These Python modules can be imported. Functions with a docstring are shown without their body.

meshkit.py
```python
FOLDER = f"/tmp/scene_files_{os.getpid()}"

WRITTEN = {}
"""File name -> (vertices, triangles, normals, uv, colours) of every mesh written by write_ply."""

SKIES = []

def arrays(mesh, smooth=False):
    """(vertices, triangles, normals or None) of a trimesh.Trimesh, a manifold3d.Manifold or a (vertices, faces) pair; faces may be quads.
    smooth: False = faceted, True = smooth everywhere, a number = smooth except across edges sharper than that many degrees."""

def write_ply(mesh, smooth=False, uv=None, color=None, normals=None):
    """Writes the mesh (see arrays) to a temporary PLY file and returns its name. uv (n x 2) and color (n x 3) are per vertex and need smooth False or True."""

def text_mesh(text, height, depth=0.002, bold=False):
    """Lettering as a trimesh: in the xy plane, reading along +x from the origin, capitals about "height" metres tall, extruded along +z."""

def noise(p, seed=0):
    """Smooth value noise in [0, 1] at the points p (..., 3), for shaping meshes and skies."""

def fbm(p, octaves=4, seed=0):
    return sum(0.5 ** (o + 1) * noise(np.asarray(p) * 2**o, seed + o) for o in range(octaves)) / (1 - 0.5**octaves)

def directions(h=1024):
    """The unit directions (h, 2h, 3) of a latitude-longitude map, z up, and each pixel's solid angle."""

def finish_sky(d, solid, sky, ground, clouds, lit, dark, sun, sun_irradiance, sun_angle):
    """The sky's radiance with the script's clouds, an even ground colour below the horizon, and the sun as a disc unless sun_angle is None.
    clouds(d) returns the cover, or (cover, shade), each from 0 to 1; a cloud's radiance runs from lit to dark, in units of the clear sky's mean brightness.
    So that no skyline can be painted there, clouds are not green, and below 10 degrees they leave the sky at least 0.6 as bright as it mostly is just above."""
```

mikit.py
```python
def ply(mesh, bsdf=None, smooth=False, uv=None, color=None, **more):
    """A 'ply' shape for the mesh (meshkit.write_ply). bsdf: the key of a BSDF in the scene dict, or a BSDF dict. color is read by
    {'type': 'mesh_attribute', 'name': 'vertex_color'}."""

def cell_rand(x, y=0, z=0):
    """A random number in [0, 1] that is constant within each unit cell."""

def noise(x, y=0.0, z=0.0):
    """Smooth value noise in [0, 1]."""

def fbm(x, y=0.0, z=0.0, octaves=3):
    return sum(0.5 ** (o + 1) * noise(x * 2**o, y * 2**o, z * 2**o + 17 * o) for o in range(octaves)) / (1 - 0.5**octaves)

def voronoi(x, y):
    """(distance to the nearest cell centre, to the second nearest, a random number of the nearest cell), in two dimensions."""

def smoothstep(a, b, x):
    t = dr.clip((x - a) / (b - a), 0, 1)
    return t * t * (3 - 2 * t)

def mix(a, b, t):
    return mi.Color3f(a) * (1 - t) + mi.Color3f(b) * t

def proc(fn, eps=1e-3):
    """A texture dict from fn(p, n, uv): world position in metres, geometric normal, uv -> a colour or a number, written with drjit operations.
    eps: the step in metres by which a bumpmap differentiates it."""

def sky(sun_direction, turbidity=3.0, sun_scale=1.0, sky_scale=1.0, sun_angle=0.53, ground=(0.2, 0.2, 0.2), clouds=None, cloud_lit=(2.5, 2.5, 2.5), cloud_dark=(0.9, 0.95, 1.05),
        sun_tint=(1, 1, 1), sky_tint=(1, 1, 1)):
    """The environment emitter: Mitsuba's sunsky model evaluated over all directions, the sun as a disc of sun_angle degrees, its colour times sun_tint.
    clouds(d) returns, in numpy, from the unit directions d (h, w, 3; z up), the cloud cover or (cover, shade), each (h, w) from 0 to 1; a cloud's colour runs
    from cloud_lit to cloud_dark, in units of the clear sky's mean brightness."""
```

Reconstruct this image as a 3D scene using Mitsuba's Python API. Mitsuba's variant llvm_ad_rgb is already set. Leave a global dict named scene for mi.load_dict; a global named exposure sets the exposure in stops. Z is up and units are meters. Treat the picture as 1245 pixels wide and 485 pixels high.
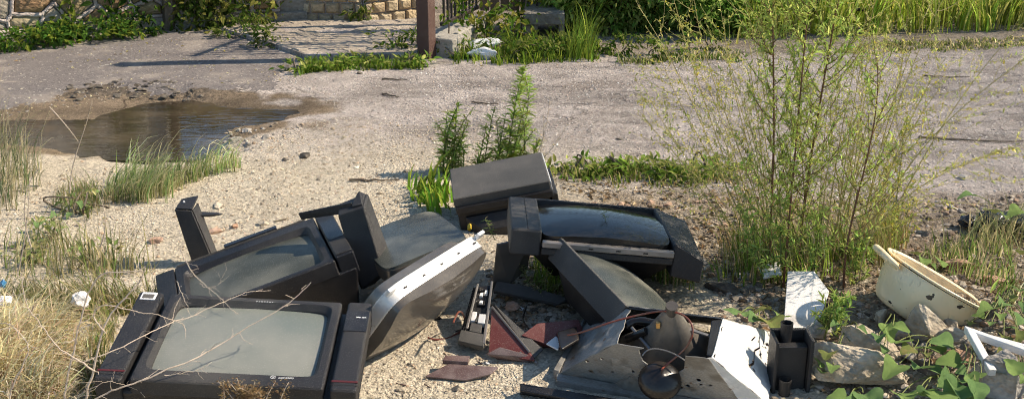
import math
import numpy as np, trimesh, shapely
import mitsuba as mi, drjit as dr
import mikit, meshkit
from mikit import noise, fbm, smoothstep, mix, voronoi, cell_rand
from manifold3d import Manifold, CrossSection, FillRule
from scipy.spatial import Voronoi
from scipy.spatial.transform import Rotation

scene, labels = {'type': 'scene'}, {}
T = mi.ScalarTransform4f

# ------------------------------------------------------------------ camera, light, exposure
PITCH, EYE, F = math.radians(20.0), np.array([0, 0, 1.6]), 1335.0
FW = np.array([0, math.cos(PITCH), -math.sin(PITCH)])
UP = np.array([0, math.sin(PITCH), math.cos(PITCH)])
scene['camera'] = {'type': 'perspective', 'fov': 50.0, 'fov_axis': 'x', 'near_clip': 0.05, 'far_clip': 500.0,
                   'to_world': T().look_at(origin=EYE.tolist(), target=(EYE + FW).tolist(), up=[0, 0, 1])}
SUN = (0.735, 0.09, 0.67)
scene['sky'] = mikit.sky(SUN, turbidity=3.0, ground=(0.22, 0.2, 0.16), sky_tint=(1.0, .97, .90), sun_tint=(.95, 1.0, 1.09), sky_scale=1.12)
exposure = 2.3


def gp(x, y, z=0.0):
    """The point at height z that a spot of the photograph shows: used to survey where things stand."""
    d = FW * F + np.array([1, 0, 0]) * (x - 622.5) + UP * (242.5 - y)
    return EYE + d * ((z - EYE[2]) / d[2])


def gy(x, y, Y):
    d = FW * F + np.array([1, 0, 0]) * (x - 622.5) + UP * (242.5 - y)
    return EYE + d * (Y / d[1])


rng = np.random.default_rng(7)

# ------------------------------------------------------------------ bookkeeping
def key_for(name):
    if name not in scene and name not in labels:
        return name
    i = 1
    while f'{name}_{i:03d}' in scene or f'{name}_{i:03d}' in labels:
        i += 1
    return f'{name}_{i:03d}'


def thing(name, label, cat, group=None):
    k = key_for(name)
    labels[k] = {'label': label, 'category': cat}
    if group: labels[k]['group'] = group
    return k


def shape(mesh, mat, smooth=False, color=None, **more):
    try:
        return mikit.ply(mesh, mat, smooth=smooth, color=color, **more)
    except IndexError:                       # a mesh that cannot be cut at its sharp edges
        return mikit.ply(mesh, mat, smooth=True, color=color, **more)


NEXT = {}
def put(parent, name, mesh, mat, smooth=False, color=None, label=None, kind=None, **more):
    """One entry of the scene: a part of PARENT, or a thing of one mesh when parent is None (its labels are set by the caller)."""
    base = f'{parent}__{name}' if parent else name
    n = NEXT.get(base, 0)
    k = base if n == 0 else f'{base}_{n:03d}'
    while k in scene:
        n += 1; k = f'{base}_{n:03d}'
    NEXT[base] = n + 1
    scene[k] = shape(mesh, mat, smooth, color, **more)
    if label or kind:
        labels.setdefault(k, {})
        if label: labels[k]['label'] = label
        if kind: labels[k]['kind'] = kind
    return k


def single(name, mesh, mat, label, cat, group=None, smooth=False, color=None, kind=None):
    k = key_for(name)
    scene[k] = shape(mesh, mat, smooth, color)
    labels[k] = {'label': label}
    if cat: labels[k]['category'] = cat
    if group: labels[k]['group'] = group
    if kind: labels[k]['kind'] = kind
    return k


# ------------------------------------------------------------------ mesh helpers
def tm(v, f): return trimesh.Trimesh(np.asarray(v, float), np.asarray(f, int), process=False)
def cat(*ms):
    ms = [to_tm(m) for m in ms]
    return trimesh.util.concatenate(ms) if len(ms) > 1 else ms[0]
def to_tm(m):
    if hasattr(m, 'to_mesh'):
        q = m.to_mesh(); return tm(q.vert_properties[:, :3], q.tri_verts)
    return m
def hull(pts): return to_tm(Manifold.hull_points(np.asarray(pts, float)))
def move(m, M, t=(0, 0, 0)):
    m = to_tm(m).copy(); m.vertices = m.vertices @ np.asarray(M, float).T + np.asarray(t, float); return m
def shift(m, t): return move(m, np.eye(3), t)
def euler(seq, *deg): return Rotation.from_euler(seq, deg if len(deg) > 1 else deg[0], degrees=True).as_matrix()

_S = {}
def ball(r, n):
    if n not in _S:
        _S[n] = trimesh.creation.uv_sphere(count=[n, n]).vertices
    return _S[n] * r
def rhull(pts, r=0.006, n=6):
    """Hull of small spheres at the points: a solid with rounded edges. The points are its outer corners."""
    p = np.asarray(pts, float); c = p.mean(0)
    q = p - r * 1.2 * (p - c) / np.maximum(np.linalg.norm(p - c, axis=1, keepdims=True), 1e-6) * 1.0
    return hull((q[:, None] + ball(r, n)[None]).reshape(-1, 3))
def rbox(lo, hi, r=0.006, n=6):
    lo, hi = np.asarray(lo, float) + r, np.asarray(hi, float) - r
    c = np.array([[(lo, hi)[i][0], (lo, hi)[j][1], (lo, hi)[k][2]] for i in (0, 1) for j in (0, 1) for k in (0, 1)])
    return hull((c[:, None] + ball(r, n)[None]).reshape(-1, 3))
def box(lo, hi):
    lo, hi = np.asarray(lo, float), np.asarray(hi, float)
    return shift(trimesh.creation.box(hi - lo), (lo + hi) / 2)
def quad_slab(p, th, r=0.003):
    """A slab on four or more coplanar-ish points, thickened by TH along the normal, edges rounded."""
    p = np.asarray(p, float)
    n = np.cross(p[1] - p[0], p[2] - p[0]); n /= np.linalg.norm(n)
    return rhull(np.vstack([p, p - n * th]), r, 5)

def tube(pts, r, n=6, cap=True):
    pts = np.asarray(pts, float); r = np.broadcast_to(np.asarray(r, float), (len(pts),))
    t = np.gradient(pts, axis=0); t /= np.maximum(np.linalg.norm(t, axis=1, keepdims=True), 1e-9)
    ref = np.array([0.31, 0.17, 0.93]) if abs(t[:, 2]).mean() < 0.8 else np.array([0.9, 0.3, 0.1])
    a = np.cross(t, ref); a /= np.maximum(np.linalg.norm(a, axis=1, keepdims=True), 1e-9)
    b = np.cross(t, a)
    th = np.arange(n) / n * 2 * np.pi
    v = (pts[:, None] + r[:, None, None] * (np.cos(th)[None, :, None] * a[:, None] + np.sin(th)[None, :, None] * b[:, None])).reshape(-1, 3)
    f = []
    i = np.arange(len(pts) - 1)[:, None] * n; j = np.arange(n)[None]; k = (j + 1) % n
    q = np.stack([i + j, i + k, i + n + k, i + n + j], -1).reshape(-1, 4)
    f = np.vstack([q[:, [0, 2, 1]], q[:, [0, 3, 2]]])
    if cap:
        v = np.vstack([v, pts[0], pts[-1]]); m = len(pts) * n; jj = np.arange(n); kk = (jj + 1) % n
        f = np.vstack([f, np.stack([np.full(n, m), kk, jj], 1)[:, [0, 2, 1]], np.stack([np.full(n, m + 1), m - n + jj, m - n + kk], 1)[:, [0, 2, 1]]])
    return tm(v, f)

def spline(pts, n=24):
    from scipy.interpolate import CubicSpline
    p = np.asarray(pts, float)
    if len(p) == 2: return p[0] + (p[1] - p[0]) * np.linspace(0, 1, n)[:, None]
    s = np.r_[0, np.cumsum(np.linalg.norm(np.diff(p, axis=0), axis=1))]
    return CubicSpline(s, p)(np.linspace(0, s[-1], n))

def loft(rings, cap0=True, cap1=True):
    """Closed rings (k, n, 3) joined in order."""
    R = np.asarray(rings, float); k, n, _ = R.shape
    v = R.reshape(-1, 3)
    i = np.arange(k - 1)[:, None] * n; j = np.arange(n)[None]; jj = (j + 1) % n
    q = np.stack([i + j, i + jj, i + n + jj, i + n + j], -1).reshape(-1, 4)
    f = np.vstack([q[:, [0, 1, 2]], q[:, [0, 2, 3]]])
    js = np.arange(n); ks = (js + 1) % n
    if cap0:
        v = np.vstack([v, R[0].mean(0)]); f = np.vstack([f, np.stack([np.full(n, len(v) - 1), ks, js], 1)])
    if cap1:
        v = np.vstack([v, R[-1].mean(0)]); f = np.vstack([f, np.stack([np.full(n, len(v) - 1), (k - 1) * n + js, (k - 1) * n + ks], 1)])
    return tm(v, f)

def sring(w, h, e, z, n=64):
    th = np.arange(n) / n * 2 * np.pi
    c, s = np.cos(th), np.sin(th)
    return np.stack([w / 2 * np.sign(c) * np.abs(c) ** (2 / e), h / 2 * np.sign(s) * np.abs(s) ** (2 / e), np.full(n, z)], 1)

def dome_z(p, w, h, bulge):
    return -bulge * 0.5 * ((2 * p[:, 0] / w) ** 2 + (2 * p[:, 1] / h) ** 2)

def glass_face(w, h, bulge, e=9, thick=0.03, n=96, rings=14):
    """A CRT's face: a bulged rounded rectangle, z = 0 at its middle, with a rim."""
    R = []
    for r in np.linspace(0.02, 1, rings):
        q = sring(w * r, h * r, 2 + (e - 2) * r, 0, n); q[:, 2] = dome_z(q, w, h, bulge); R.append(q)
    q = R[-1].copy(); q[:, 2] -= thick; R.append(q)
    return loft(R[::-1])

def frame(W, H, w, h, d, off=(0, 0), r_in=0.02, slope=0.012, r=0.008):
    """A bezel: a rounded slab W x H x d (front face at z = 0) with a sloping window w x h."""
    slab = Manifold.hull_points(np.asarray(rbox((-W / 2, -H / 2, -d), (W / 2, H / 2, 0), r).vertices))
    slab = slab.translate([off[0], off[1], 0])
    def prism(k, z0, z1):
        cs = CrossSection([sring(w + 2 * k, h + 2 * k, 14, 0, 64)[:, :2]])
        return Manifold.extrude(cs, z1 - z0).translate([0, 0, z0])
    cut = prism(0, -d - 0.01, 0.01)
    a = sring(w, h, 14, -slope * 1.4, 64); b = sring(w + 2 * slope, h + 2 * slope, 14, 0.001, 48)
    cut2 = Manifold.hull_points(np.vstack([a, b]))
    return to_tm(slab - cut - cut2)

def rock(size, seed, sub=3, rough=0.22, flat=0.0):
    """An angular broken stone: the hull of random points, subdivided and roughened."""
    g = np.random.default_rng(seed)
    p = g.normal(size=(15, 3)); p /= np.linalg.norm(p, axis=1, keepdims=True); p *= g.uniform(.8, 1, (15, 1))
    m = trimesh.convex.convex_hull(p)
    for _ in range(sub): m = m.subdivide()
    v = np.array(m.vertices)
    n = v / np.linalg.norm(v, axis=1, keepdims=True)
    v = v + n * ((meshkit.fbm(v * 2.1 + seed, 4, seed) - .5) * rough + (meshkit.fbm(v * 9 + seed, 3, seed + 5) - .5) * rough * .35)[:, None]
    v *= np.asarray(size) / 2
    return tm(v, m.faces)

# many thin things at once -----------------------------------------------------------------
def blades(base, h, w, az, bend, col, seg=4, wind=None, tipdark=None):
    """Grass: N bent blades. Returns mesh and per vertex colours."""
    N = len(base); base = np.asarray(base, float)
    t = np.linspace(0, 1, seg + 1)
    d = np.stack([np.cos(az), np.sin(az), np.zeros(N)], 1)
    fa = az + np.pi / 2 + rng.normal(0, .7, N)
    sd = np.stack([np.cos(fa), np.sin(fa), np.zeros(N)], 1)
    ang = bend[:, None] * t[None] ** 1.3
    st = h[:, None] / seg
    dx = np.concatenate([np.zeros((N, 1)), np.cumsum(np.sin(ang[:, :-1] + .08) * st, 1)], 1)
    dz = np.concatenate([np.zeros((N, 1)), np.cumsum(np.cos(ang[:, :-1]) * st, 1)], 1)
    c = base[:, None] + d[:, None] * dx[..., None] + np.array([0, 0, 1.0]) * dz[..., None]
    ww = (w[:, None] * .5 * (1 - t[None] ** 2.2))[..., None]
    L, Rr = c - sd[:, None] * ww, c + sd[:, None] * ww
    v = np.stack([L[:, :-1], Rr[:, :-1]], 2).reshape(N, -1, 3)
    v = np.concatenate([v, c[:, -1:]], 1)
    k = 2 * seg + 1
    f = []
    for i in range(seg - 1):
        a = 2 * i; f += [[a, a + 1, a + 3], [a, a + 3, a + 2]]
    f.append([2 * seg - 2, 2 * seg - 1, 2 * seg])
    f = (np.arange(N)[:, None, None] * k + np.array(f)[None]).reshape(-1, 3)
    cc = np.repeat(np.asarray(col, float), k, 0)
    return tm(v.reshape(-1, 3), f), np.clip(cc, 0.005, 1)

LEAF_T = np.array([[0, 0], [.28, .42], [.28, -.42], [.62, .36], [.62, -.36], [1, 0], [.3, 0], [.64, 0]])
LEAF_F = np.array([[0, 6, 1], [0, 2, 6], [1, 6, 7], [1, 7, 3], [6, 2, 4], [6, 4, 7], [3, 7, 5], [7, 4, 5]])
def leaves(pos, dirs, nrm, ln, wd, col, fold=.25, droop=.25):
    """N small folded leaves from pos towards dirs. Returns mesh and colours."""
    pos, dirs, nrm = (np.asarray(a, float) for a in (pos, dirs, nrm))
    dirs = dirs / np.maximum(np.linalg.norm(dirs, axis=1, keepdims=True), 1e-9)
    s = np.cross(nrm, dirs); s /= np.maximum(np.linalg.norm(s, axis=1, keepdims=True), 1e-9)
    n = np.cross(dirs, s)
    N = len(pos); t = LEAF_T
    x = t[None, :, 0] * ln[:, None]; y = t[None, :, 1] * wd[:, None]
    z = np.abs(t[None, :, 1]) * wd[:, None] * fold * 2 - droop * ln[:, None] * t[None, :, 0] ** 2
    v = pos[:, None] + dirs[:, None] * x[..., None] + s[:, None] * y[..., None] + n[:, None] * z[..., None]
    f = (np.arange(N)[:, None, None] * 8 + LEAF_F[None]).reshape(-1, 3)
    return tm(v.reshape(-1, 3), f), np.clip(np.repeat(np.asarray(col, float), 8, 0), .004, 1)

def tint(N, base, v=.25, alt=None, p=.2):
    """N colours round BASE, some of them ALT."""
    c = np.asarray(base, float) * np.exp(rng.normal(0, v, (N, 1))) * np.exp(rng.normal(0, v * .25, (N, 3)))
    if alt is not None:
        k = rng.random(N) < p
        c[k] = np.asarray(alt, float) * np.exp(rng.normal(0, v, (k.sum(), 1)))
    return c

def in_poly(poly, n, seed=0, power=None):
    """n random points in a ground polygon given as (x, y) pairs."""
    g = np.random.default_rng(seed); P = shapely.Polygon(poly); shapely.prepare(P)
    x0, y0, x1, y1 = P.bounds; out = np.zeros((0, 2))
    while len(out) < n:
        q = np.stack([g.uniform(x0, x1, 2 * n), g.uniform(y0, y1, 2 * n)], 1)
        q = q[shapely.contains_xy(P, q[:, 0], q[:, 1])]
        out = np.vstack([out, q])
    return out[:n]
def px_poly(*p): return [tuple(gp(*q)[:2]) for q in p]

# ------------------------------------------------------------------ materials
def rgb(*c): return {'type': 'rgb', 'value': list(c) if len(c) == 3 else [c[0]] * 3}
def prin(color, rough=.5, bump=None, scale=1.0, two=True, **kw):
    b = {'type': 'principled', 'base_color': color if isinstance(color, dict) else rgb(*color), 'roughness': rough, **kw}
    if bump is not None: b = {'type': 'bumpmap', 'arbitrary': bump, 'scale': scale, 'bsdf': b}
    return {'type': 'twosided', 'bsdf': b} if two else b
VC = {'type': 'mesh_attribute', 'name': 'vertex_color'}

def dusty(dark, dust, lo=.45, hi=.75, s=9.0, speck=.0):
    def f(p, n, uv):
        a = fbm(p.x * s, p.y * s, p.z * s, 4)
        b = fbm(p.x * 160, p.y * 160, p.z * 160, 2)
        k = smoothstep(lo, hi, a * .94 + b * .06)
        k = k * (.75 + .5 * fbm(p.x * 40, p.y * 40, p.z * 4, 3))
        c = mix(dark, dust, k)
        if speck:
            c = mix(c, (.38, .35, .29), smoothstep(.70, .80, noise(p.x * 700, p.y * 700, p.z * 700)) * speck)
        return c
    return mikit.proc(f)
def rough_var(a, b, s=14.0):
    return mikit.proc(lambda p, n, uv: a + (b - a) * fbm(p.x * s, p.y * s, p.z * s, 3))
fine_bump = mikit.proc(lambda p, n, uv: noise(p.x * 900, p.y * 900, p.z * 900), eps=4e-4)
mid_bump = mikit.proc(lambda p, n, uv: fbm(p.x * 60, p.y * 60, p.z * 60, 4), eps=2e-3)
stone_bump = mikit.proc(lambda p, n, uv: fbm(p.x * 45, p.y * 45, p.z * 45, 5), eps=1.5e-3)

def soil_color(p, n, uv):
    x, y = p.x, p.y
    big = fbm(x * 1.1 + 3, y * 1.1, 0, 4)
    med = fbm(x * 7, y * 7, 0, 4)
    fine = fbm(x * 70, y * 70, 0, 3)
    grit = noise(x * 210, y * 210, 0)
    # yellow building sand round the heap, grey-pink trodden gravel over the yard
    far = smoothstep(4.1, 5.3, y + (big - .5) * 1.2 + .28 * x)
    c = mix(mix((.39, .335, .25), (.50, .445, .35), med), mix((.29, .25, .222), (.40, .35, .315), smoothstep(.25, .75, med)), far)
    # humus and rubble on the right
    w = smoothstep(.55, 1.0, x + .18 * (y - 3.3) + (med - .5) * .5) * (1 - smoothstep(3.9, 4.35, y + (med - .5) * .5 - .1 * x))
    c = mix(c, mix((.10, .075, .05), (.24, .185, .13), med), w * .85)
    w2 = smoothstep(.18, .32, x + (med - .5) * .4) * smoothstep(3.4, 3.7, y) * (1 - smoothstep(4.25, 4.7, y + (med - .5) * .5))
    c = mix(c, mix((.13, .095, .06), (.27, .205, .135), med), w2 * .8 * (1 - w))
    # grime left by the old heap among the sets
    w3 = smoothstep(-.05, .05, x + (med - .5) * .25) * (1 - smoothstep(.5, .7, x)) * smoothstep(3.05, 3.3, y + (med - .5) * .3) * (1 - smoothstep(3.7, 3.9, y))
    c = mix(c, mix((.12, .095, .065), (.23, .185, .12), fine), w3 * .7)
    # roadside soil under the hedge
    w4 = smoothstep(7.05, 7.35, y + (med - .5) * .6 - .12 * dr.abs(x - 1.2)) * smoothstep(-.9, -.5, x)
    c = mix(c, mix((.12, .095, .065), (.25, .205, .15), med), w4 * .75)
    # wet mud round the puddle
    e1 = dr.sqrt(dr.square((x + 2.25) / 1.25) + dr.square((y - 5.75) / .72))
    e2 = dr.sqrt(dr.square((x + 1.5) / .62) + dr.square((y - 5.83) / .20))
    wet = dr.maximum(1 - smoothstep(.78, 1.0, e1 + (med - .5) * .7), 1 - smoothstep(.75, 1.05, e2 + (med - .5) * .5))
    c = mix(c, mix((.13, .095, .058), (.21, .155, .10), med), wet * .9)
    e3 = dr.sqrt(dr.square((x + 2.2) / .85) + dr.square((y - 6.28) / .2))
    c = mix(c, mix((.06, .05, .04), (.14, .115, .09), fine), (1 - smoothstep(.5, 1.1, e3 + (fine - .5) * 1.2)) * .85)
    # a broken patch and worn streaks in the trodden yard
    e4 = dr.sqrt(dr.square((x - .5) / .24) + dr.square((y - 6.35) / .13))
    c = mix(c, mix((.17, .14, .12), (.27, .23, .2), fine), (1 - smoothstep(.6, 1.1, e4 + (fine - .5) * .9 + (med - .5) * .6)) * .8)
    strk = fbm(x * 1.6 + 7, y * 6, 2, 4)
    c = c * (1 - .30 * smoothstep(.52, .72, strk) * far)
    crack = dr.abs(fbm(x * 1.3, y * 2.6 + 4, 5, 4) - .5)
    c = c * (1 - .45 * (1 - smoothstep(.004, .012, crack)) * far * smoothstep(.45, .6, noise(x * 2, y * 2, 9)))
    c = c * (.66 + .68 * fine) * (.68 + .62 * grit)
    c = mix(c, (.55, .49, .40), smoothstep(.80, .86, noise(x * 120 + 9, y * 120, 0)) * .5 * (1 - wet))
    return c
def soil_bump_fn(p, n, uv):
    return fbm(p.x * 110, p.y * 110, 0, 3) * .6 + noise(p.x * 330, p.y * 330, 0) * .3 + voronoi(p.x * 70, p.y * 70)[0] * .25
scene['soil'] = prin(mikit.proc(soil_color), .92, mikit.proc(soil_bump_fn, eps=2e-3), .018, specular=.25)

def asphalt_color(p, n, uv):
    g = noise(p.x * 130, p.y * 130, 0); m = fbm(p.x * 5, p.y * 5, 0, 4)
    c = mix((.125, .11, .105), (.19, .168, .155), m) * (.72 + .56 * g)
    c = mix(c, (.31, .265, .22), smoothstep(.52, .75, m) * .45)
    return mix(c, (.42, .39, .34), smoothstep(.84, .9, noise(p.x * 75, p.y * 75, 3)) * .6)
scene['asphalt_mat'] = prin(mikit.proc(asphalt_color), .85, mikit.proc(soil_bump_fn, eps=2e-3), .010, specular=.3)

def conc_color(p, n, uv):
    m = fbm(p.x * 6, p.y * 6, p.z * 6, 4); g = noise(p.x * 190, p.y * 190, p.z * 190)
    return mix((.24, .22, .19), (.38, .355, .31), m) * (.82 + .36 * g)
scene['concrete'] = prin(mikit.proc(conc_color), .9, mid_bump, .012, specular=.25)
def paver_color(p, n, uv):
    m = fbm(p.x * 5, p.y * 5, p.z * 6, 4); g = noise(p.x * 190, p.y * 190, p.z * 190)
    return mix((.27, .225, .175), (.37, .32, .26), m) * (.75 + .5 * g)
scene['paver_mat'] = prin(mikit.proc(paver_color), .9, mid_bump, .01, specular=.25)
scene['paver_mat_b'] = prin(mikit.proc(lambda p, n, uv: paver_color(p, n, uv) * .84), .9, mid_bump, .01, specular=.25)

def stone_mat(a, b, s=7.0):
    def f(p, n, uv):
        m = fbm(p.x * s, p.y * s, p.z * s, 4); g = fbm(p.x * 70, p.y * 70, p.z * 70, 3)
        return mix(a, b, smoothstep(.3, .7, m)) * (.62 + .76 * g)
    return prin(mikit.proc(f), .88, stone_bump, .02, specular=.3)
scene['concrete_old'] = stone_mat((.15, .135, .115), (.25, .23, .20))
scene['wall_stone_a'] = stone_mat((.25, .19, .10), (.36, .30, .19))
scene['wall_stone_b'] = stone_mat((.20, .175, .14), (.33, .29, .23))
scene['wall_stone_c'] = stone_mat((.27, .165, .09), (.35, .25, .14))
scene['mortar'] = stone_mat((.36, .30, .27), (.47, .41, .37))
scene['render_wall'] = stone_mat((.22, .20, .17), (.31, .29, .25), 3.0)
scene['pale_render'] = stone_mat((.46, .44, .40), (.58, .56, .52), 3.0)
scene['block_a'] = stone_mat((.36, .285, .185), (.47, .39, .27))
scene['block_b'] = stone_mat((.40, .30, .185), (.52, .42, .27))
scene['rock_mat'] = stone_mat((.34, .285, .21), (.52, .45, .345), 11.0)
scene['rock_grey'] = stone_mat((.24, .22, .19), (.40, .37, .33), 13.0)
scene['brick_chunk'] = stone_mat((.36, .21, .135), (.47, .32, .23), 13.0)
scene['rubble_dark'] = stone_mat((.07, .06, .05), (.17, .145, .115), 15.0)
scene['pebble_mat'] = prin(VC, .85, specular=.3)

scene['brown_paint'] = prin(dusty((.095, .048, .036), (.16, .10, .08), .45, .8, 12), .5, fine_bump, .0015)
scene['iron'] = prin(dusty((.028, .022, .020), (.075, .055, .045), .5, .8, 15), .55)
scene['wood_brown'] = prin(mikit.proc(lambda p, n, uv: mix((.11, .065, .038), (.20, .13, .08), fbm(p.x * 40, p.y * 40, p.z * 4, 4))), .7, mid_bump, .004)
scene['grey_board'] = prin(mikit.proc(lambda p, n, uv: mix((.27, .24, .21), (.38, .34, .3), fbm(p.x * 10, p.y * 40, p.z * 40, 4))), .75)

DUST = (.15, .135, .115)
scene['black_plastic'] = prin(dusty((.010, .0095, .011), (.044, .040, .037), .40, .9, 5, .06), rough_var(.22, .48, 5), fine_bump, .001, specular=.5)
scene['black_dusty'] = prin(dusty((.017, .016, .0175), (.062, .057, .051), .36, .85, 4, .07), rough_var(.28, .55, 5), fine_bump, .0014, specular=.5)
scene['black_gloss'] = prin(dusty((.008, .008, .010), (.035, .033, .032), .5, .95, 9, .15), rough_var(.16, .40), specular=.5)
scene['grey_plastic'] = prin(dusty((.070, .067, .062), (.12, .11, .098), .35, .8, 8, .1), .55, fine_bump, .002)
scene['screen_grey'] = prin(dusty((.135, .155, .140), (.205, .210, .185), .30, .75, 5, .3), rough_var(.30, .5), specular=.5)
scene['screen_dark'] = prin(dusty((.050, .055, .046), (.15, .15, .125), .36, .8, 6, .2), rough_var(.3, .55), specular=.22)
scene['screen_black'] = prin(dusty((.008, .008, .008), (.040, .034, .028), .50, 1.0, 5, .05), rough_var(.05, .16), specular=.5)
scene['screen_blue'] = prin(dusty((.045, .052, .048), (.16, .16, .135), .35, .8, 7, .2), rough_var(.16, .42), specular=.38)
scene['glass_brown'] = prin(dusty((.080, .070, .060), (.20, .178, .15), .38, .85, 5, .06), rough_var(.06, .26, 8), specular=.6)
scene['aquadag'] = prin(dusty((.085, .076, .066), (.20, .178, .15), .35, .8, 8, .05), rough_var(.20, .45), mid_bump, .002)
def steel_color(p, n, uv):
    m = fbm(p.x * 30, p.y * 30, p.z * 30, 4)
    return mix((.66, .65, .63), (.40, .33, .27), smoothstep(.58, .85, m))
scene['steel_band'] = prin(mikit.proc(steel_color), rough_var(.34, .5), metallic=.35, specular=.6)
scene['steel_strip'] = prin(dusty((.20, .19, .18), (.33, .29, .26), .4, .8, 12), .38, metallic=.5)
def shield_color(p, n, uv):
    m = fbm(p.x * 9, p.y * 9, p.z * 9, 4); g = noise(p.x * 260, p.y * 260, p.z * 260)
    c = mix((.21, .20, .18), (.31, .295, .27), m) * (.82 + .36 * g)
    c = mix(c, (.13, .115, .095), smoothstep(.52, .75, fbm(p.x * 16 + 2, p.y * 16, p.z * 16, 4)) * .7)
    return mix(c, (.17, .10, .055), smoothstep(.72, .80, fbm(p.x * 34 + 5, p.y * 34, p.z * 34, 3)) * .8)
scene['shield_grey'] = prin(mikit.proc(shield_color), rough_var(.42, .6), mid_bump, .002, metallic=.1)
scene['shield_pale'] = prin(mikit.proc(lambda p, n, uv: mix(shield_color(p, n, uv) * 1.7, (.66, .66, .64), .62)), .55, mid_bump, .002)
scene['stamp_mat'] = prin(mikit.proc(lambda p, n, uv: shield_color(p, n, uv) * 1.18), .5)
scene['dark_hole'] = prin((.012, .011, .010), .7)
scene['rubber'] = prin(dusty((.012, .010, .009), (.05, .04, .033), .5, .9, 25), rough_var(.18, .4, 20), specular=.5)
scene['red_plastic'] = prin(dusty((.115, .028, .024), (.19, .10, .08), .42, .85, 9, .3), .42, specular=.5)
scene['maroon_sheet'] = prin(dusty((.085, .045, .042), (.22, .17, .16), .35, .8, 14, .3), .45, specular=.5)
scene['red_wire'] = prin(dusty((.15, .036, .022), (.16, .09, .065), .4, .8, 30), .4)
scene['red_line'] = prin((.085, .014, .013), .4)
scene['copper'] = prin((.55, .33, .12), .35, metallic=.7)
scene['white_plastic'] = prin(dusty((.66, .65, .63), (.42, .38, .33), .5, .9, 14, .3), .5)
scene['paper_white'] = prin(dusty((.74, .72, .70), (.50, .46, .42), .5, .9, 16, .2), .8)
scene['label_white'] = prin((.62, .62, .62), .5)
scene['bag_black'] = prin((.012, .012, .014), .25, specular=.5)
scene['bag_white'] = prin((.68, .68, .68), .45)
scene['blue_plastic'] = prin((.03, .16, .33), .4)
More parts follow.
